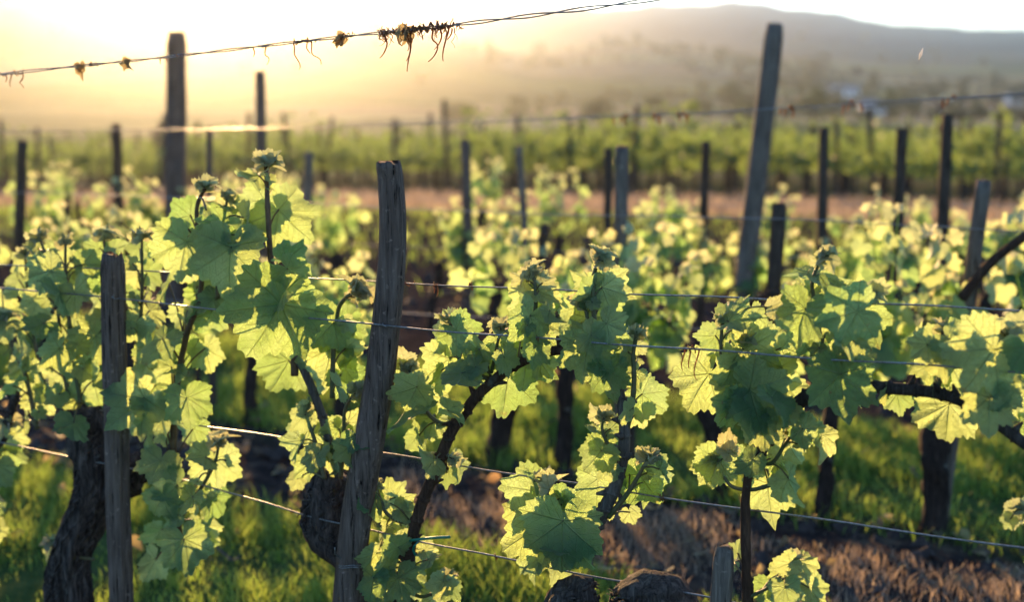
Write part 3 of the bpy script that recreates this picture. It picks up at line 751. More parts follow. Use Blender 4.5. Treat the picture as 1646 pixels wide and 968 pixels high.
class Vine:
    def __init__(s, base_px, base_py, label, u=U1, group=None):
        p = at_row(base_px, base_py, u)
        s.u = u; s.base = Vector((p.x, p.y, gz(p.x, p.y)))
        s.o = empty('grapevine', s.base); tag(s.o, label, 'grapevine', group)
        s.rng = random.Random(int(base_px * 7 + base_py))
    def P(s, q):
        return at_row(q[0], q[1], s.u, q[2] if len(q) > 2 else 0.0)
    def trunk(s, pix, radii_px, strips=60, name='trunk', mat='bark', deep=.16, to_ground=True):
        pts = [s.P(q) for q in pix]; m = mpp(pix[-1][0], s.u)
        if to_ground: pts = [Vector((pts[0].x - .02, pts[0].y, gz(pts[0].x, pts[0].y) - .06))] + pts; radii_px = [radii_px[0] * 1.15] + radii_px
        rad = [r * m for r in radii_px]
        mb = MB(); tube(mb, pts, rad, 70, 40, gnarl(s.rng.uniform(0, 6), deep))
        # rough, rounded crown on top
        if strips: bark_strips(mb, pts, rad, strips, s.rng)
        o = mb.build(name, M[mat], s.o, s.base); return o
    def cane(s, pix, radii_px, mat='cane', name='cane', nodes=True):
        pts = [s.P(q) for q in pix]; m = mpp(pix[0][0], s.u)
        mb = MB(); ph = s.rng.uniform(0, 6); nn = len(pix)
        per = max(2, int(nn * 1.6))
        def sh(i, t, th):
            v = 1 + .05 * math.sin(3 * th + ph + 4 * t) + .04 * math.sin(t * 37 + th)
            if nodes: v += .38 * max(0, 1 - abs(((t * per) % 1.0) - .5) / .07)
            return v
        tube(mb, pts, [r * m for r in radii_px], 26 * nn, 12, sh)
        for k in range(per):                     # bud scars
            t = (k + .5) / per; Q = spline(pts, 50)[int(t * 49)]
            d = Vector((s.rng.uniform(-1, 1), s.rng.uniform(-.6, .2), s.rng.uniform(-.3, 1))).normalized(); r = radii_px[0] * m
            tube(mb, [tuple(Vector(Q) + d * r * .6), tuple(Vector(Q) + d * r * 2.1)], [r * .55, r * .15], 4, 6)
        o = mb.build(name, M[mat], s.o, s.base); return o
    def shoot(s, pix, leaves, r0=4.2, r1=2.0, mat='shoot', tip=1.0, fill=0, fs=(22, 40)):
        """pix: stem path; leaves: (x, y, size, tip angle, kind)"""
        rng = s.rng
        pts = [s.P(q) for q in pix]; m = mpp(pix[0][0], s.u)
        mb = MB(); fo = MB()
        ph = rng.uniform(0, 6)
        tube(mb, pts, [r0 * m, (r0 + r1) / 2 * m, r1 * m], 10 * len(pts), 8, lambda i, t, th: 1 + .05 * math.sin(9 * t + th) + .22 * max(0, 1 - abs(((t * 5) % 1) - .5) / .08))
        stem = spline(pts, 40)
        jobs = list(leaves)
        fill = fill + 2 if len(leaves) > 5 else fill
        for k in range(fill):
            t = (k + rng.random()) / fill
            q = stem[int(t * 36)]
            px, py = project(Vector(q)); side = 1 if (k % 2) else -1
            L = rng.uniform(*fs) * .9 * (1 - .35 * t)
            jobs.append((px + side * rng.uniform(4, 16), py + rng.uniform(-8, 10), L, (-40 if side > 0 else -140) + rng.uniform(-45, 30), rng.choice('nnbbd')))
        for j in jobs:
            x, y, L, ang, kind = j[:5]
            Lm = L * m * rng.uniform(.82, .96)
            dep = {'b': rng.uniform(.03, .075), 'd': rng.uniform(-.085, -.035), 'n': rng.uniform(-.03, .03), 'e': rng.uniform(-.05, .02), 'y': rng.uniform(-.02, .02), 'f': rng.uniform(.03, .06), 'g': rng.uniform(-.09, -.05)}[kind]
            p = at_row(x, y, s.u, dep + (pix[0][2] if len(pix[0]) > 2 else 0))
            a = R(ang + rng.uniform(-6, 6))
            pit = R(rng.gauss(-2 if kind == 'b' else 16, 20)); rol = R(rng.gauss(0, 34)); fold = rng.uniform(.12, .34); droop = rng.uniform(.10, .55); age = max(0, .42 - L / 130); wd = rng.uniform(.88, 1.05); wv = rng.uniform(.10, .20)
            if kind == 'e': rol = R(rng.choice((-1, 1)) * rng.uniform(50, 66)); fold = .5
            if kind == 'y': rol = R(rng.gauss(0, 35)); fold = rng.uniform(.45, .9); age = rng.uniform(.5, .95); wd = .8; wv = .2; droop = rng.uniform(.2, .6)
            if kind in 'fg': pit = R(rng.gauss(4, 7)); rol = R(rng.gauss(0, 10)); droop = rng.uniform(.1, .25); age *= .3; Lm = L * m * .96
            if kind == 'd': age *= .3
            t = CAM_R * math.cos(a) + CAM_U * math.sin(a)
            t = t * math.cos(pit) + CAM_B * math.sin(pit)
            n0 = CAM_B - t * CAM_B.dot(t); n0.normalize()
            n1 = n0 * math.cos(rol) + t.cross(n0) * math.sin(rol)
            if rng.random() < .35: n1 = -n1            # many show their pale underside
            leaf(fo, p, t, n1, Lm, age, 0, fold, droop, wv, TEMPL, rng, wd)
            # petiole back to the stem
            dd = np.linalg.norm(stem - np.array(tuple(p)), axis=1); i = int(dd.argmin()); q = Vector(stem[max(0, i - 3)])
            if (q - p).length < .25:
                mid = (q + p) * .5 + Vector((0, 0, .10 * (q - p).length)) + CAM_B * .004
                tube(mb, [tuple(q), tuple(mid), tuple(p)], [1.7 * m, 1.4 * m, 1.5 * m], 10, 6)
        if tip:                                         # unfolding tip: small downy leaves and a flower bud
            tp = Vector(stem[-1]); td = Vector(stem[-1] - stem[-4]).normalized()
            for k in range(4):
                az = k * 2.4 + rng.uniform(-.4, .4); w = (CAM_R * math.cos(az) + CAM_F * math.sin(az))
                t = (td * rng.uniform(-.2, 1.1) + w * rng.uniform(.6, 1.1)).normalized()
                leaf(fo, tp - td * (.004 * k), t, td - w * .5, rng.uniform(13, 29) * m * tip * 1.15, rng.uniform(.75, 1), 0, rng.uniform(.6, 1.1), rng.uniform(.1, .8), .22, TEMPL, rng, .75)
            for k in range(2):
                d = (td + CAM_R * rng.uniform(-.5, .5) + CAM_F * rng.uniform(-.4, .4)).normalized(); L = rng.uniform(14, 26) * m * tip
                b0 = tp - td * .008
                tube(fo, [tuple(b0), tuple(b0 + d * L * .6 + CAM_R * .001), tuple(b0 + d * L)], [1.2 * m, 2.6 * m, 1.0 * m], 14, 7, lambda i, t, th: 1 + .3 * math.sin(t * 30) * math.sin(2 * th + 9 * t), ld=(.8, .5, 0))
        if len(leaves) > 5:
            for k in range(2):
                curl(mb, Vector(stem[rng.randrange(12, 34)]), rng.uniform(.03, .07), .75 * m, rng, rng.uniform(.6, 1.8), rng.choice((1, .4, -.6)))
        sh = mb.build('shoot', M[mat], s.o, s.base)
        if fo.n: fo.build('foliage', M['leaf'], sh, s.base, data=True)
        return sh
def project(p):
    v = p - Vector((0, 0, EYE)); d = v.dot(CAM_F)
    return 823 + FPX * v.dot(CAM_R) / d, 484 - FPX * v.dot(CAM_U) / d

# ---- vine A, thick dark trunk on the left
A = Vine(112, 1040, 'old vine with a thick dark shaggy trunk beside the purplish stake on the left')
A.trunk([(112, 975, .02), (112, 905, .02), (138, 830, .02), (156, 765, .03), (150, 705, .03), (140, 655, .03)], [34, 32, 29, 33, 38, 26], 260)
A.trunk([(160, 790, .05), (205, 770, .05), (235, 735, .04)], [26, 28, 16], 60, name='arm', to_ground=False)
A.cane([(145, 680, .04), (125, 610, .05), (150, 545, .06), (185, 490, .06)], [9, 8, 6], 'cane_dark')
A.cane([(-60, 760), (0, 711, .0), (14, 668), (26, 632)], [9, 8, 7], 'cane_dark')
A.shoot([(110, 640), (97, 540), (88, 450), (62, 380)], [(62, 400, 36, -120, 'n'), (84, 418, 40, 175, 'b'), (82, 436, 54, -160, 'd'), (96, 470, 60, -60, 'd'), (100, 455, 46, -20, 'b'), (70, 520, 50, -150, 'd'), (60, 480, 40, -100, 'b'), (95, 560, 50, -130, 'd'), (40, 585, 46, -120, 'n'), (98, 600, 45, -90, 'b')], fill=8)
A.shoot([(130, 650), (114, 540), (106, 440), (105, 388)], [(108, 430, 46, -10, 'b'), (135, 425, 40, 10, 'b'), (120, 470, 55, -80, 'd'), (112, 500, 45, -60, 'n'), (155, 540, 62, -125, 'n'), (150, 612, 72, -145, 'n'), (130, 640, 44, -150, 'b'), (118, 680, 55, -80, 'd')], fill=8)
A.shoot([(172, 640, .08), (174, 500, .08), (170, 420, .08), (166, 378, .08)], [(160, 400, 36, 160, 'b'), (182, 400, 36, 10, 'b'), (165, 440, 48, -160, 'b'), (160, 480, 45, -130, 'b'), (205, 470, 40, -30, 'b')], fill=6, tip=1.2)
A.shoot([(212, 680, .02), (222, 580, .02), (228, 480, .02), (228, 378, .02)], [(225, 400, 32, 180, 'b'), (236, 440, 40, -30, 'b'), (222, 440, 38, -150, 'b'), (240, 500, 45, -60, 'b'), (218, 520, 44, -120, 'n'), (235, 560, 48, -70, 'd'), (232, 640, 82, -135, 'g'), (250, 620, 55, -60, 'n'), (236, 700, 48, -80, 'd')], fill=7)
A.shoot([(60, 690), (40, 600), (20, 560), (5, 510)], [(10, 520, 40, -120, 'n'), (30, 560, 45, -60, 'd'), (45, 600, 50, -110, 'b'), (20, 620, 48, -150, 'd'), (60, 640, 46, -50, 'b'), (4, 475, 36, -100, 'b')], fill=6)
A.shoot([(290, 880), (279, 764), (282, 635), (300, 540), (320, 482), (325, 420), (316, 340), (330, 300)],
        [(300, 388, 72, -112, 'g'), (306, 346, 50, -170, 'n'), (335, 380, 62, -40, 'b'), (318, 420, 60, -90, 'b'), (272, 455, 52, -115, 'b'), (330, 470, 55, -70, 'b'), (298, 500, 58, -60, 'b'),
         (262, 545, 60, -115, 'd'), (300, 560, 52, -50, 'b'), (330, 560, 50, -80, 'b'), (276, 590, 46, -140, 'n'), (255, 655, 60, -75, 'd'), (300, 640, 62, -80, 'd'), (310, 690, 50, -70, 'b'), (258, 740, 55, -100, 'd'), (285, 780, 50, -140, 'd'), (262, 800, 52, -80, 'd'),
         (296, 868, 62, -75, 'g'), (260, 852, 52, -110, 'b'), (320, 860, 44, -30, 'b'), (250, 900, 48, -110, 'b')], 6.5, 3, 'shoot_red', fill=10)
A.shoot([(350, 480), (352, 400), (366, 315)], [(372, 398, 88, -98, 'g'), (362, 360, 52, 175, 'n'), (398, 386, 66, -165, 'e'), (360, 330, 40, -10, 'y'), (345, 352, 45, -120, 'b'), (380, 430, 60, -60, 'b'), (350, 450, 60, -100, 'b'), (340, 500, 52, -110, 'b'), (392, 350, 46, -40, 'y')], fill=4)
A.shoot([(285, 840), (320, 790), (345, 745), (352, 712)], [(345, 738, 62, -80, 'f'), (330, 735, 40, 170, 'n'), (340, 800, 56, -95, 'b'), (325, 840, 46, -60, 'b'), (310, 800, 42, -120, 'd')], fill=4)
A.shoot([(150, 900), (95, 890), (85, 870)], [(85, 885, 26, -120, 'b'), (95, 915, 24, -60, 'b')], 3, 2)
A.shoot([(135, 680, .06), (75, 620, .08), (48, 500, .10), (40, 405, .10)], [(45, 420, 38, -150, 'b'), (30, 450, 44, -60, 'b'), (55, 470, 48, -30, 'b'), (20, 500, 40, -100, 'b')], fill=9, tip=1.1)
# the neighbour further left, only its leaves reach in
L = Vine(-60, 1040, 'vine mostly beyond the left edge with only a few hanging leaves in view')
L.trunk([(-75, 970), (-70, 850), (-60, 760)], [36, 34, 30], 30)
L.shoot([(-50, 790), (-20, 740), (10, 700), (15, 680)], [(8, 722, 52, -70, 'b'), (-5, 750, 50, -100, 'd'), (15, 700, 40, -30, 'b'), (-5, 800, 45, -80, 'b'), (-10, 850, 40, -70, 'n')], fill=4)

# ---- vine B, square stump left of the centre stake
B = Vine(520, 1050, 'vine on a square sawn stump close left of the leaning centre stake')
B.trunk([(610, 975, .10), (592, 925, .08), (552, 882, .06), (524, 848, .04), (524, 800, .04), (540, 762, .05)], [24, 25, 31, 36, 35, 25], 150, name='trunk', deep=.15)
B.cane([(545, 765, .04), (532, 721, .03), (512, 651, .02), (476, 566, .0), (464, 545)], [8, 7.5, 7, 6], 'cane_grey')
B.shoot([(474, 604), (471, 530), (450, 482), (437, 430), (431, 345), (429, 296), (427, 262)],
        [(416, 282, 54, -160, 'n'), (448, 337, 80, -52, 'f'), (426, 322, 62, -130, 'f'), (434, 452, 46, -150, 'b'), (458, 420, 52, -10, 'e'), (462, 432, 48, -45, 'd'), (458, 462, 72, -120, 'd'), (452, 488, 108, -115, 'g'), (464, 580, 66, -115, 'f'), (482, 480, 44, -60, 'n'), (488, 500, 60, -85, 'e'), (425, 262, 26, -170, 'y'), (444, 258, 26, 85, 'y')], 7, 3.4, 'shoot_red', tip=1.2)
B.shoot([(534, 640), (536, 560), (542, 506), (552, 483), (574, 466)], [(540, 520, 66, -70, 'f'), (536, 518, 60, -130, 'n'), (534, 560, 80, -110, 'f'), (556, 560, 52, -40, 'b'), (545, 622, 42, 175, 'd'), (575, 468, 26, -30, 'y'), (570, 478, 30, -80, 'y'), (588, 470, 24, -45, 'y'), (550, 600, 52, -50, 'b')], 4.5, 3, tip=1.1)
B.shoot([(522, 770), (508, 716), (494, 672), (490, 655)], [(490, 666, 44, -125, 'n'), (486, 708, 58, -122, 'e'), (505, 700, 42, -50, 'b'), (512, 730, 40, -120, 'd'), (498, 745, 40, -140, 'b'), (525, 720, 36, -70, 'n'), (478, 770, 28, -120, 'b')], 4, 2.5)
B.shoot([(548, 770), (552, 700), (556, 655), (578, 626)], [(560, 680, 48, -60, 'b'), (545, 690, 46, -130, 'b'), (560, 720, 42, -80, 'd'), (578, 630, 32, -20, 'n'), (540, 730, 40, -100, 'n'), (572, 700, 44, -50, 'd')], 4, 2.4)

# ---- vine C, brown cane climbing right of the centre stake
Cv = Vine(650, 1060, 'vine with a brown cane climbing right from the green tie beside the centre stake')
Cv.trunk([(625, 1000, .03), (640, 960, .02), (652, 930, .01)], [20, 17, 13], 20)
Cv.cane([(650, 945), (657, 905), (661, 870), (676, 815), (700, 757), (722, 702), (745, 665), (776, 628), (830, 586), (905, 563), (990, 588, .03)], [11, 10, 9.5, 9, 8, 7], 'cane')
Cv.shoot([(662, 842), (640, 838), (621, 825), (612, 804), (602, 780)], [(622, 806, 58, 48, 'b'), (636, 800, 44, 0, 'n'), (603, 792, 60, -85, 'e'), (604, 782, 34, 170, 'y'), (632, 838, 36, -80, 'b'), (645, 820, 34, -20, 'n'), (620, 850, 34, -110, 'n')], 4, 2.5)
Cv.shoot([(655, 920), (640, 890), (620, 880)], [(625, 895, 52, -110, 'd'), (605, 890, 50, -120, 'd'), (640, 930, 56, -80, 'd'), (600, 930, 50, -100, 'd'), (665, 880, 36, -20, 'b'), (682, 885, 38, -60, 'b'), (668, 925, 40, -70, 'b'), (690, 900, 32, -90, 'n'), (612, 945, 50, -60, 'd'), (640, 880, 40, 120, 'd')], 4, 2.5)
Cv.shoot([(652, 950), (680, 960), (710, 945), (720, 925)], [(672, 945, 44, -70, 'b'), (712, 935, 40, -110, 'n'), (722, 940, 40, -60, 'n'), (700, 960, 40, -90, 'b')], 3.5, 2.2)
Cv.shoot([(712, 728), (724, 735), (732, 738)], [(730, 742, 42, -60, 'b'), (700, 738, 44, 170, 'e'), (706, 748, 38, -140, 'y'), (718, 760, 30, -100, 'n')], 3.5, 2, tip=.7)
Cv.shoot([(744, 668), (712, 682), (684, 660), (667, 620), (656, 590)], [(650, 580, 38, 160, 'y'), (652, 598, 46, -135, 'n'), (670, 622, 56, -165, 'd'), (655, 655, 74, -108, 'e'), (682, 668, 54, -70, 'b'), (690, 640, 52, -30, 'b'), (674, 700, 42, -95, 'e'), (700, 670, 48, -120, 'b'), (720, 660, 44, -20, 'd'), (678, 636, 44, 10, 'b')], 4.2, 2.5)
Cv.shoot([(796, 610), (764, 604), (740, 580), (728, 540), (722, 512)], [(722, 576, 74, -100, 'f'), (726, 532, 62, -140, 'b'), (734, 530, 60, -45, 'n'), (748, 560, 52, -60, 'b'), (764, 590, 44, -150, 'd'), (780, 575, 46, -130, 'n'), (742, 600, 54, -90, 'd'), (770, 560, 42, -40, 'n'), (705, 600, 44, -120, 'b')], 4.2, 2.5, tip=1.1)
Cv.shoot([(790, 600), (798, 560), (806, 525)], [(800, 545, 38, -40, 'n'), (795, 565, 40, -130, 'b'), (810, 575, 40, -70, 'd')], 3, 2, tip=1.0)
Cv.shoot([(832, 586), (852, 545), (860, 505), (861, 467), (856, 436)], [(858, 472, 56, -145, 'b'), (866, 468, 46, -10, 'n'), (864, 474, 42, -60, 'b'), (852, 508, 62, -120, 'd'), (866, 510, 52, -80, 'n'), (860, 556, 44, -95, 'd'), (884, 500, 34, -60, 'e'), (850, 566, 74, -105, 'f'), (816, 606, 74, -90, 'f'), (838, 545, 54, -140, 'b'), (876, 540, 50, -40, 'b'), (846, 452, 36, 150, 'y'), (872, 455, 34, 30, 'y'), (868, 580, 40, -60, 'b')], 4.5, 2.8, tip=1.2)

# ---- vine D, grey cane in the middle right
D = Vine(935, 1060, 'vine with a short grey cane rising from two dark stumps at the bottom middle')
D.trunk([(905, 1010), (925, 975), (932, 950), (940, 930)], [34, 36, 30, 14], 40)
D.trunk([(1060, 1030, .0), (1050, 985), (1045, 955), (1035, 935)], [58, 62, 58, 28], 150, name='stump', deep=.12)
D.cane([(940, 900), (950, 860), (975, 812), (994, 764), (1004, 705), (1000, 650), (988, 600)], [13, 12, 11, 10, 9, 7], 'cane_grey')
D.cane([(985, 640, .03), (975, 600, .03), (985, 560, .03)], [8, 7, 4], 'cane_dark')
D.shoot([(975, 610), (956, 570), (946, 520), (940, 494), (935, 484)], [(936, 492, 54, -160, 'b'), (945, 512, 50, -155, 'n'), (946, 536, 46, -170, 'n'), (950, 540, 46, -30, 'd'), (920, 520, 40, -120, 'b'), (944, 560, 64, -100, 'g'), (930, 540, 42, -110, 'b')], 4.2, 2.4)
D.shoot([(985, 610), (962, 560), (954, 500), (954, 455), (958, 430), (967, 412)], [(950, 450, 42, 170, 'b'), (960, 440, 40, -20, 'b'), (968, 462, 58, -15, 'n'), (955, 466, 48, -150, 'n'), (972, 486, 54, -50, 'b'), (960, 490, 50, -120, 'b'), (975, 520, 50, -30, 'd'), (985, 540, 46, -50, 'b'), (978, 596, 60, -85, 'd'), (985, 568, 46, -170, 'n'), (970, 420, 30, -20, 'y'), (975, 560, 50, -70, 'b')], 5, 3, tip=1.2)
D.shoot([(1006, 700), (1017, 640), (1019, 600), (1018, 570), (1023, 536)], [(1022, 556, 30, 5, 'b'), (1010, 566, 40, 175, 'n'), (1032, 634, 54, -40, 'f'), (1022, 600, 36, -120, 'n'), (1028, 660, 44, -70, 'b'), (1012, 660, 36, -150, 'd')], 5, 3, tip=1.1)
D.shoot([(978, 832), (1004, 800), (1025, 768), (1044, 732)], [(1026, 762, 64, -62, 'f'), (1050, 742, 36, -30, 'n'), (1012, 760, 40, 160, 'b'), (1060, 755, 34, -45, 'e'), (1012, 824, 34, -80, 'b'), (1040, 775, 46, -90, 'b')], 5, 2.5)
D.shoot([(1000, 740), (978, 715), (968, 690), (972, 668)], [(966, 725, 46, -120, 'd'), (962, 770, 60, -95, 'f'), (970, 690, 36, -160, 'n'), (980, 690, 34, -60, 'n'), (965, 665, 28, 150, 'y'), (975, 745, 40, -70, 'n')], 3.4, 2)
D.shoot([(930, 885), (905, 870), (893, 830), (880, 795), (872, 768)], [(905, 838, 92, -88, 'g'), (880, 842, 100, -148, 'n'), (862, 790, 74, -145, 'f'), (858, 774, 42, 165, 'n'), (884, 788, 40, 60, 'y'), (868, 895, 56, -118, 'e'), (896, 910, 60, -75, 'b'), (925, 880, 50, -65, 'd'), (938, 815, 62, -95, 'b'), (900, 800, 48, -30, 'b'), (920, 850, 56, -50, 'd'), (890, 860, 60, -110, 'd'), (875, 815, 50, -120, 'b'), (900, 880, 56, -70, 'd'), (905, 810, 60, -70, 'b')], 4.4, 2.5)

# ---- vine E, arched cane on the right
E = Vine(1200, 1080, 'vine with slender reddish stem and long arched cane beside the sawn-off stake stub')
E.trunk([(1200, 1000), (1200, 940), (1199, 870), (1199, 800), (1206, 745)], [9, 8.5, 8, 7.5, 8], 0, name='stem', mat='cane', deep=.05)
E.cane([(1206, 750), (1222, 722), (1245, 688), (1290, 642), (1332, 624), (1380, 620), (1425, 624), (1500, 631), (1560, 652), (1604, 682), (1660, 722), (1760, 770)], [12, 12, 11, 10, 9, 9, 8], 'cane_dark')
E.shoot([(1330, 626), (1322, 560), (1314, 520), (1308, 480), (1306, 452), (1318, 420), (1328, 408)],
        [(1316, 440, 70, -158, 'n'), (1300, 468, 46, -120, 'b'), (1322, 474, 56, 22, 'b'), (1294, 496, 82, -118, 'n'), (1326, 480, 50, -50, 'b'), (1332, 412, 36, -75, 'y'), (1315, 420, 22, 160, 'y'), (1318, 560, 52, -85, 'b'), (1330, 530, 48, -45, 'b'), (1306, 540, 46, -130, 'b'), (1342, 570, 44, -60, 'd')], 4.4, 2.4, tip=.9)
E.shoot([(1350, 622, -.02), (1356, 560, -.02), (1372, 510, -.02), (1384, 470, -.02)],
        [(1378, 500, 70, 190, 'g'), (1386, 502, 66, -62, 'f'), (1372, 548, 48, -170, 'd'), (1366, 548, 48, -20, 'n'), (1400, 470, 30, -30, 'y'), (1410, 465, 28, 10, 'y'), (1392, 480, 36, -95, 'y'), (1382, 575, 46, -50, 'b'), (1350, 530, 48, -120, 'b'), (1352, 602, 86, -92, 'd'), (1375, 625, 44, -80, 'b'), (1345, 585, 36, 120, 'n')], 4, 2.4)
E.shoot([(1222, 700), (1190, 640), (1162, 585), (1160, 535), (1163, 512)],
        [(1150, 540, 42, -175, 'n'), (1172, 518, 66, 26, 'e'), (1210, 505, 46, -75, 'b'), (1240, 492, 40, 20, 'y'), (1140, 602, 80, -122, 'f'), (1196, 562, 68, -28, 'n'), (1194, 612, 78, -128, 'n'), (1180, 560, 48, -60, 'b'), (1165, 560, 44, -130, 'b'), (1176, 590, 50, -100, 'd'), (1210, 590, 52, -40, 'b')], 4.4, 2.5)
E.shoot([(1235, 700), (1215, 660), (1212, 620), (1206, 560), (1200, 545)],
        [(1206, 628, 84, -30, 'g'), (1236, 604, 62, -10, 'n'), (1210, 655, 66, -110, 'd'), (1185, 650, 58, -140, 'd'), (1240, 640, 60, -60, 'd'), (1262, 620, 52, -40, 'b'), (1225, 680, 60, -80, 'd'), (1255, 560, 52, -60, 'b'), (1225, 540, 46, -40, 'b'), (1255, 665, 50, -50, 'd')], 4.4, 2.6)
E.shoot([(1240, 780), (1207, 788), (1176, 782), (1160, 758), (1148, 735)], [(1155, 738, 68, -105, 'n'), (1172, 730, 34, 130, 'y'), (1180, 735, 46, -60, 'b'), (1140, 750, 44, -120, 'n'), (1165, 715, 32, 80, 'y')], 4, 2.2)
E.shoot([(1215, 742), (1240, 745), (1262, 715), (1275, 695)], [(1262, 705, 56, -60, 'b'), (1240, 720, 52, -120, 'b'), (1320, 700, 50, -92, 'e'), (1235, 778, 72, -88, 'f'), (1268, 770, 56, -75, 'e'), (1250, 740, 44, -50, 'b'), (1290, 690, 44, -40, 'd'), (1210, 740, 44, -130, 'd')], 4, 2.2)
E.shoot([(1206, 960), (1235, 945), (1262, 920), (1278, 898)], [(1270, 905, 42, -150, 'n'), (1282, 905, 46, -40, 'n'), (1250, 925, 46, -120, 'b'), (1285, 930, 44, -70, 'b'), (1235, 945, 44, -110, 'b'), (1262, 945, 44, -80, 'd'), (1300, 945, 42, -50, 'b'), (1186, 890, 28, 90, 'b'), (1180, 905, 28, -140, 'b')], 3.4, 2)
E.shoot([(1505, 632), (1513, 600), (1512, 565), (1516, 525)], [(1505, 545, 44, 175, 'b'), (1480, 545, 46, -120, 'n'), (1490, 555, 46, -150, 'd'), (1535, 535, 46, 0, 'b'), (1525, 545, 46, -50, 'd'), (1500, 590, 50, -120, 'b'), (1530, 590, 50, -60, 'b'), (1514, 575, 42, -90, 'd'), (1550, 545, 36, -20, 'b')], 4.4, 2.4)
E.shoot([(1548, 648), (1540, 650), (1530, 646)], [(1526, 650, 78, -102, 'f'), (1442, 634, 40, -80, 'b'), (1424, 632, 30, -120, 'n')], 3, 2, tip=0)
E.shoot([(1620, 690), (1624, 640), (1620, 580), (1620, 535)], [(1598, 562, 96, -125, 'g'), (1608, 555, 66, -40, 'n'), (1590, 640, 70, -95, 'g'), (1600, 530, 40, 165, 'y'), (1635, 525, 42, 20, 'y'), (1640, 600, 46, -80, 'b'), (1630, 640, 50, -90, 'b'), (1650, 560, 56, -70, 'd'), (1600, 620, 60, -100, 'd'), (1640, 680, 44, -60, 'b')], 4.4, 2.4)
E.shoot([(1680, 790), (1650, 820), (1635, 815)], [(1634, 822, 36, -110, 'y'), (1645, 815, 34, -60, 'n'), (1624, 835, 24, -130, 'n')], 3, 2, tip=.8)

# ================================================================ VINES OF THE ROWS BEHIND
def bush(seed, label, group, nsh=8, low=.45, high=1.08, spread=.42, mat='leaf_far', templ=TEMPL_MID, lean=0.0, thick=.032):
    """a whole trained vine, built at the origin: trunk, canes, foliage with its green shoots"""
    rng = random.Random(seed)
    o = empty('grapevine', (0, 0, 0)); tag(o, label, 'grapevine', group)
    mb = MB(); zt = low + rng.uniform(-.04, .06)
    pts = [(0, 0, -.08), (lean * .3, .01, zt * .35), (lean * .75, -.02, zt * .7), (lean, 0, zt)]
    tube(mb, pts, [thick * 1.25, thick, thick * 1.05, thick * 1.2], 26, 12, gnarl(rng.uniform(0, 6), .12))
    mb.build('trunk', M['bark_bg'], o)
    fo = MB()
    c0 = Vector((lean, 0, zt))
    for k in range(3):
        sgn = (-1, 1, 1)[k]; e = c0 + Vector((sgn * rng.uniform(.25, .5), rng.uniform(-.05, .05), rng.uniform(.12, .32)))
        cm = MB(); tube(cm, [tuple(c0), tuple((c0 + e) / 2 + Vector((0, 0, .10))), tuple(e)], [.008, .006, .004], 16, 7)
        cm.build('cane', M['cane_dark'], o)
    for k in range(nsh):
        x = lean + rng.uniform(-spread, spread); z0 = zt + rng.uniform(0, .22); z1 = z0 + rng.uniform(.2, 1.0) * (high - z0)
        y0 = rng.uniform(-.06, .06); dx = rng.uniform(-.1, .1)
        st = [(x, y0, z0), (x + dx * .4, y0 + rng.uniform(-.05, .05), (z0 + z1) / 2), (x + dx, y0 + rng.uniform(-.08, .08), z1)]
        tube(fo, st, [.004, .003, .0015], 10, 5)
        S = spline(st, 20); nl = int((z1 - z0) / .040) + 3
        for j in range(nl):
            t = j / max(1, nl - 1); p = Vector(S[int(t * 19)]); az = rng.uniform(0, 6.283)
            w = Vector((math.cos(az), math.sin(az), 0)); p = p + w * rng.uniform(.01, .06)
            tip = (w * rng.uniform(.2, .9) + Vector((0, 0, rng.uniform(-1.1, .1)))).normalized()
            nrm = Vector((rng.uniform(-.6, .6), rng.choice((-1, 1)) * rng.uniform(.3, 1), rng.uniform(0, .7)))
            leaf(fo, p, tip, nrm, rng.uniform(.048, .092) * (1 - .45 * t), max(0, t - .55) * 1.4, 0, .25, .3, .12, templ, rng)
        leaf(fo, Vector(S[-1]), Vector((rng.uniform(-.5, .5), rng.uniform(-.5, .5), 1)), Vector((0, -1, .2)), .03, .9, 0, .7, .3, .2, templ, rng)
    fo.build('foliage', M[mat], o, data=True)
    return o
def copy_thing(o, parent=None):
    c = o.copy(); col.objects.link(c)
    if parent is not None: c.parent = parent
    for ch in list(kids.get(o.name, [])): copy_thing(ch, c)
    return c
kids = {}
def note(o):
    kids[o.name] = list(o.children)
    for ch in o.children: note(ch)
protos = [bush(101 + k, '', 'vines of the rows behind', nsh=(7, 7, 8, 6, 7)[k], thick=(.032, .042, .032, .03, .046)[k], lean=(.0, .0, -.08, .03, .13)[k], spread=(.32, .30, .35, .26, .33)[k], high=(1.08, 1.15, 1.02, 1.1, 1.0)[k]) for k in range(5)]
bpy.context.view_layer.update()
for p in protos: note(p)
used = set()
def plant(k, px, u, label, sc=1.0, rz=0.0, dx=0.0):
    k_ = (px - 823) / FPX; y = (u - ROW * k_ * .9 * SP) / (1 + ROW * k_ * CP); x = k_ * (y * CP + .9 * SP) + dx
    src = protos[k]
    o = src if k not in used else copy_thing(src)
    used.add(k)
    o.location = (x, y, gz(x, y)); o.rotation_euler = (0, 0, -math.atan(ROW) + rz); o.scale = (sc, sc, sc)
    o['label'] = label; o['group'] = 'vines of the rows behind'
    return o
plant(0, 1690, U2, 'second row vine cut by the right edge beside a slanting brown cane', 1.0)
plant(1, 1512, U2, 'second row vine behind the arched cane around the leaning grey stake', .88)
plant(3, 1330, U2, 'second row vine low behind the tallest shoot of the right-hand vine', .78)
plant(2, 1165, U2, 'second row vine with bright leaves below the tall leaning end post', .90)
plant(3, 905, U2, 'second row vine behind the two middle shoots, around the slim dark stake', .88)
plant(4, 790, U2, 'second row vine with thick slanting trunk behind the brown cane', .86)
plant(3, 548, U2, 'second row vine seen just left of the leaning centre stake', .78, math.pi)
plant(0, 400, U2, 'second row vine hidden behind the tall left shoot', .76, math.pi)
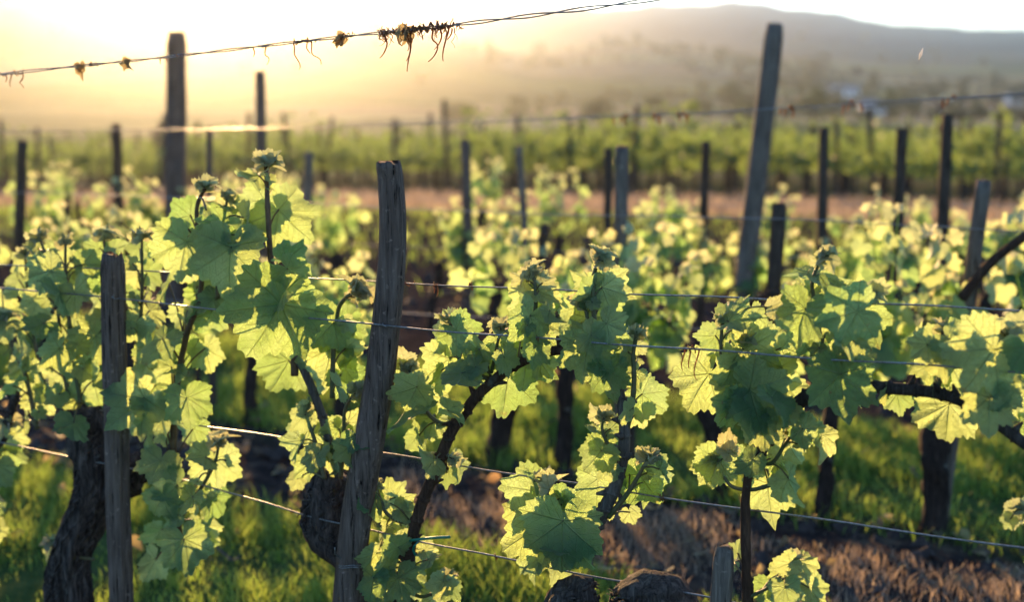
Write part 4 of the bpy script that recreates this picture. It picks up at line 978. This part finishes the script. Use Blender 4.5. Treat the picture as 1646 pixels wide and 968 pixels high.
plant(4, 215, U2, 'second row vine behind the purplish stake and its leaves', .82, math.pi)
plant(2, 60, U2, 'second row vine behind the dark stake nearest the left edge', .86, math.pi)
plant(0, -140, U2, 'second row vine cut by the left edge', 1.0)
T3 = [(60, 1, .70), (190, 2, .82), (300, 0, .8), (420, 3, .8), (560, 4, .72), (690, 2, .74), (795, 1, .68), (985, 0, .66), (1085, 3, .74), (1215, 0, .74), (1405, 4, .76), (1560, 2, .85), (1680, 4, .9), (-60, 3, .9)]
L3 = ['between the left edge stake and the low dark stake', 'at the foot of the brown stake on the left', 'at the foot of the thick glowing end post', 'behind the tall left shoot',
      'left of the leaning centre stake', 'right of the leaning centre stake', 'between the brown stake and the grey stake tilting left', 'behind the pale grey upright stake', 'between the pale grey stake and the tall end post',
      'at the foot of the tall leaning end post', 'between the two dark stakes at right', 'at the foot of the thick dark stake', 'at the right edge', 'at the left edge']
for (px, k, sc), l in zip(T3, L3):
    plant(k, px, U3, 'third row vine, blurred, ' + l, sc, random.choice((0, math.pi)) + random.uniform(-.2, .2))

for px, k, sc, l in ((130, 2, .68, 'left of the thick glowing end post'), (470, 0, .70, 'close behind the thin greyish stake'), (770, 3, .78, 'right of the brown upright stake'), (900, 1, .66, 'right of the grey stake tilting left'), (1060, 4, .66, 'left of the small dark stake'), (1290, 2, .70, 'right of the tall leaning end post'), (1480, 0, .74, 'beside the thick dark stake')):
    plant(k, px, 9.8, 'fourth row vine on the brown soil, ' + l, sc, random.uniform(-.3, .3))
# ---- the slanting brown cane at right in the second row
mb = MB(); pts = [at_row(x, y, U2, -.1) for x, y in ((1545, 480), (1590, 425), (1640, 385), (1700, 345))]
tube(mb, pts, [.016, .014, .012], 20, 8)
tag(mb.build('pruned_cane', M['cane'], origin=tuple(pts[0])), 'bare brown cane slanting up to the right edge in the second row', 'cane')

# ================================================================ FAR VINEYARD BLOCK
def block_vine(seed):
    rng = random.Random(seed)
    o = empty('grapevine', (0, 0, 0))
    mb = MB(); tube(mb, [(0, 0, -.1), (.02, 0, .35), (0, 0, .75)], [.035, .03, .035], 8, 6); mb.build('trunk', M['bark_bg'], o)
    fo = MB()
    for k in range(200):
        band = rng.random() < .55
        x = rng.uniform(-.62, .62); z = rng.gauss(.80, .10) if band else .75 + rng.random() ** 2 * .72
        if not band: x = round(x * 6) / 6 + rng.gauss(0, .05)
        p = Vector((x, rng.gauss(0, .10 if band else .06), z))
        leaf(fo, p, Vector((rng.uniform(-1, 1), rng.uniform(-.6, .6), rng.uniform(-1, .3))), Vector((rng.uniform(-.6, .6), rng.choice((-1, 1)), rng.uniform(0, .8))), rng.uniform(.05, .085), max(0, z - 1.2), 0, .2, .2, .0, TEMPL_LOW, rng)
    fo.build('foliage', M['leaf_block'], o, data=True)
    return o
bp = [block_vine(300 + k) for k in range(4)]
mbp = MB(); stake_mesh(mbp, Vector((0, 0, 1.52)), Vector((0, 0, -.15)), .085, .095, 8, 6)
post0 = mbp.build('wooden_stake', M['stake_dark'])
bpy.context.view_layer.update()
for p in bp: note(p)
first = set(); npost = 0
rr_ = random.Random(5)
NROW = 6
for r in range(NROW):
    u = 25.0 + 2.4 * r
    x0, x1 = -.44 * (u / .74) , .36 * (u / 1.2)
    x = x0; k = 0
    while x < x1:
        y = u - ROW * x
        if rr_.random() < .07: x += .9; continue
        j = rr_.randrange(4); src = bp[j]
        o = src if j not in first else copy_thing(src); first.add(j)
        o.location = (x, y + rr_.uniform(-.05, .05), gz(x, y)); o.rotation_euler = (0, 0, -math.atan(ROW) + rr_.choice((0, math.pi))); s = rr_.uniform(.80, 1.12); o.scale = (s, s, s * rr_.uniform(.78, 1.14))
        ROWN = ['front row by the verge', 'second row', 'third row', 'fourth row', 'fifth row', 'sixth row'][r]
        tag(o, 'vine of the leafy block beyond the brown soil, ' + ROWN, 'grapevine', 'vines of the far block, ' + ROWN)
        if k % 3 != 2:
            p = post0 if npost == 0 else post0.copy()
            if npost: col.objects.link(p)
            npost += 1
            p.location = (x + .45, y - .27, gz(x, y)); p.rotation_euler = (rr_.gauss(0, .05), rr_.gauss(0, .07), rr_.uniform(0, 6)); s = rr_.uniform(.80, 1.18); p.scale = (1, 1, s)
            tag(p, 'blurred stake standing in the leafy far block, its ' + ROWN, 'stake', 'stakes of the far block, ' + ROWN)
        x += 1.02 + rr_.uniform(-.05, .05); k += 1
def distant_rows():
    mb = MB(); rng = random.Random(9)
    for r in range(6):
        u = 25.0 + 2.4 * NROW + 2.6 * r
        x0, x1 = -.46 * (u / .74), .38 * (u / 1.2)
        n = int((x1 - x0) * 48)
        for i in range(n):
            x = rng.uniform(x0, x1); y = u - ROW * x + rng.gauss(0, .15); z = gz(x, y) + (.5 + rng.random() ** 1.3 * 1.0)
            leaf(mb, Vector((x, y, z)), Vector((rng.uniform(-1, 1), rng.uniform(-.6, .6), rng.uniform(-1, .3))), Vector((rng.uniform(-.6, .6), rng.choice((-1, 1)), rng.uniform(0, .8))), rng.uniform(.10, .17), 0, 0, .2, .2, 0, TEMPL_LOW, rng)
    o = mb.build('distant_vineyard', M['leaf_block'], data=True)
    tag(o, 'green mass of vineyard rows merging beyond the far block', 'vineyard', kind='stuff')
distant_rows()

# ================================================================ VALLEY: TREES AND HOUSES
def tree_proto(seed, h, w, trunk_h, lobes):
    rng = random.Random(seed)
    o = empty('valley_tree', (0, 0, 0))
    mb = MB(); tube(mb, [(0, 0, -.6), (.05 * w, 0, trunk_h * .6), (0, 0, h * .55)], [.045 * h, .035 * h, .012 * h], 8, 7)
    for k in range(5):
        a = k * 1.3 + rng.uniform(-.3, .3); z = trunk_h * rng.uniform(.8, 1.3)
        tube(mb, [(0, 0, z), (math.cos(a) * w * .2, math.sin(a) * w * .2, z + h * .14), (math.cos(a) * w * .36, math.sin(a) * w * .36, z + h * .28)], [.016 * h, .010 * h, .004 * h], 6, 5)
    mb.build('trunk', M['bark_bg'], o)
    fo = MB(); cs = []
    for k in range(lobes):
        a = rng.uniform(0, 6.28); q = rng.random() ** .6 * w * .38; z = trunk_h + (h - trunk_h) * rng.uniform(.12, .86)
        q *= 1.15 - .75 * abs((z - trunk_h) / (h - trunk_h) - .4)
        cs.append((Vector((math.cos(a) * q, math.sin(a) * q, z)), w * rng.uniform(.10, .20)))
    for c, rad in cs:
        for k in range(46):
            v = Vector((rng.gauss(0, 1), rng.gauss(0, 1), rng.gauss(0, .8))).normalized() * rad * rng.uniform(.45, 1.1)
            leaf(fo, c + v, Vector((rng.uniform(-1, 1), rng.uniform(-1, 1), rng.uniform(-1, .6))), v + Vector((0, 0, .4 * rad)), rng.uniform(.05, .09) * w * .55, 0, 0, .2, .2, 0, TEMPL_LOW, rng)
    fo.build('crown', M['tree_leaf'], o, data=True)
    return o
tp = [tree_proto(501, 6.0, 5.6, 1.3, 26), tree_proto(502, 8.0, 5.0, 1.8, 28), tree_proto(503, 4.2, 6.0, .7, 24)]
bpy.context.view_layer.update()
for p in tp: note(p)
tfirst = set()
TG = {0: ('round blurred tree scattered over the valley fields', 'round valley trees'), 1: ('taller upright blurred tree in the valley fields', 'upright valley trees'), 2: ('low spreading bush-like tree on the valley slopes', 'spreading valley bushes')}
def put_tree(j, x, y, s, label=None):
    src = tp[j]; o = src if j not in tfirst else copy_thing(src); tfirst.add(j)
    o.location = (x, y, gz(x, y) - .1); o.rotation_euler = (0, 0, random.uniform(0, 6.28)); o.scale = (s, s, s * random.uniform(.85, 1.1))
    tag(o, label or TG[j][0], 'tree', None if label else TG[j][1])
def tree_at(j, px, Y, s, label=None): put_tree(j, (px - 823) / FPX * Y, Y, s, label)
tree_at(0, 832, 280, .9, 'small round tree below the pale field, right of the haze centre')
tree_at(0, 868, 330, .5, 'lone dark dot of a tree in the middle of the pale field')
tree_at(1, 1302, 240, 1.0, 'blurred upright tree right behind the tall leaning end post')
tree_at(0, 1050, 260, .9, 'round tree behind the vineyard block midway to the end post')
tree_at(2, 960, 250, 1.1, 'broad bush above the far block, left of the round tree')
tree_at(1, 1420, 250, .85, 'upright tree below the white barns')
tree_at(2, 740, 240, 1.2, 'broad bush fading in the glow above the first right stake')
tree_at(0, 1200, 260, .9, 'round tree just left of the tall leaning end post')
tr = random.Random(31)
for i in range(130):
    q = tr.random()
    if q < .34: px, Y, s = tr.uniform(1050, 1720), tr.uniform(330, 620), tr.uniform(.6, 1.1)
    elif q < .62: px, Y, s = tr.uniform(740, 1330), tr.uniform(540, 730), tr.uniform(.6, 1.2)
    elif q < .80: px, Y, s = tr.uniform(1200, 1760), tr.uniform(560, 1000), tr.uniform(.8, 1.5)
    else: px, Y, s = tr.uniform(-60, 900), tr.uniform(380, 640), tr.uniform(.5, 1.0)
    tree_at(tr.choice((0, 0, 1, 2, 2)), px, Y, s)

for (pa, Ya, pb, Yb, nn) in ((1080, 300, 1720, 270, 22), (1150, 430, 1740, 400, 26), (1120, 560, 1700, 520, 22), (880, 400, 1180, 470, 12), (1340, 350, 1600, 345, 10), (760, 610, 1320, 590, 28), (880, 690, 1260, 670, 22), (1190, 500, 1740, 520, 26), (1240, 640, 1740, 620, 26)):
    for k in range(nn):
        t = (k + tr.uniform(-.4, .4)) / nn
        tree_at(tr.choice((0, 1, 2, 2)), pa + (pb - pa) * t, Ya + (Yb - Ya) * t, tr.uniform(.35, .85))
def house(px, Y, w, dpt, h, rh, rz, label, nwin):
    x = (px - 823) / FPX * Y; z = gz(x, Y)
    o = empty('farm_building', (x, Y, z), rz); tag(o, label, 'building')
    def boxm(mb, x0, x1, y0, y1, z0, z1):
        v = [(a, b, c) for c in (z0, z1) for b in (y0, y1) for a in (x0, x1)]
        mb.add(v, [(0, 2, 3, 1), (4, 5, 7, 6), (0, 1, 5, 4), (2, 6, 7, 3), (0, 4, 6, 2), (1, 3, 7, 5)])
    mb = MB(); boxm(mb, -w / 2, w / 2, -dpt / 2, dpt / 2, -1.0, h)
    mb.add([(-w / 2, -dpt / 2, h), (-w / 2, dpt / 2, h), (-w / 2, 0, h + rh - .1), (w / 2, -dpt / 2, h), (w / 2, dpt / 2, h), (w / 2, 0, h + rh - .1)], [(0, 2, 1), (3, 4, 5)])
    mb.build('wall', M['white_wall'], o, smooth=False)
    mb = MB(); e = .4
    for s_ in (-1, 1):
        v = [(-w / 2 - e, s_ * (dpt / 2 + e), h - .15), (w / 2 + e, s_ * (dpt / 2 + e), h - .15), (w / 2 + e, 0, h + rh), (-w / 2 - e, 0, h + rh)]
        v += [(a, b, c + .18) for a, b, c in v]
        mb.add(v, [(0, 1, 2, 3), (7, 6, 5, 4), (0, 4, 5, 1), (1, 5, 6, 2), (2, 6, 7, 3), (3, 7, 4, 0)])
    mb.build('roof', M['roof'], o, smooth=False)
    for k in range(nwin):
        c = -w / 2 + w * (k + .5) / nwin; mb = MB(); boxm(mb, c - .5, c + .5, -dpt / 2 - .06, -dpt / 2 + .02, h * .4, h * .8); mb.build('window', M['dark_glass'], o, smooth=False)
    mb = MB(); c = -w / 2 + w * (1.0) / nwin; boxm(mb, c - .55, c + .55, -dpt / 2 - .05, -dpt / 2 + .02, 0, min(2.1, h * .8)); mb.build('door', M['roof'], o, smooth=False)
house(1348, 470, 9.5, 6, 2.4, 1.4, .1, 'long low white barn, upper one in the valley right of the tall end post', 4)
house(1398, 330, 5.6, 5, 2.2, 1.3, -.1, 'small white shed in the valley below the long barn', 2)
house(1622, 420, 4.0, 4, 2.0, 1.2, .2, 'tiny white hut in the valley near the right edge', 2)

# ---- drifting seed
p = at_depth(1480, 87, 2.7); mb = MB()
ax = CAM_R * .35 + CAM_U
tube(mb, [tuple(p - ax * .010), tuple(p), tuple(p + ax * .012)], [.0006, .0030, .0006], 12, 8)
tag(mb.build('drifting_seed', M['seed'], origin=tuple(p), data=True), 'bright downy seed drifting in the air before the blue hills', 'seed')
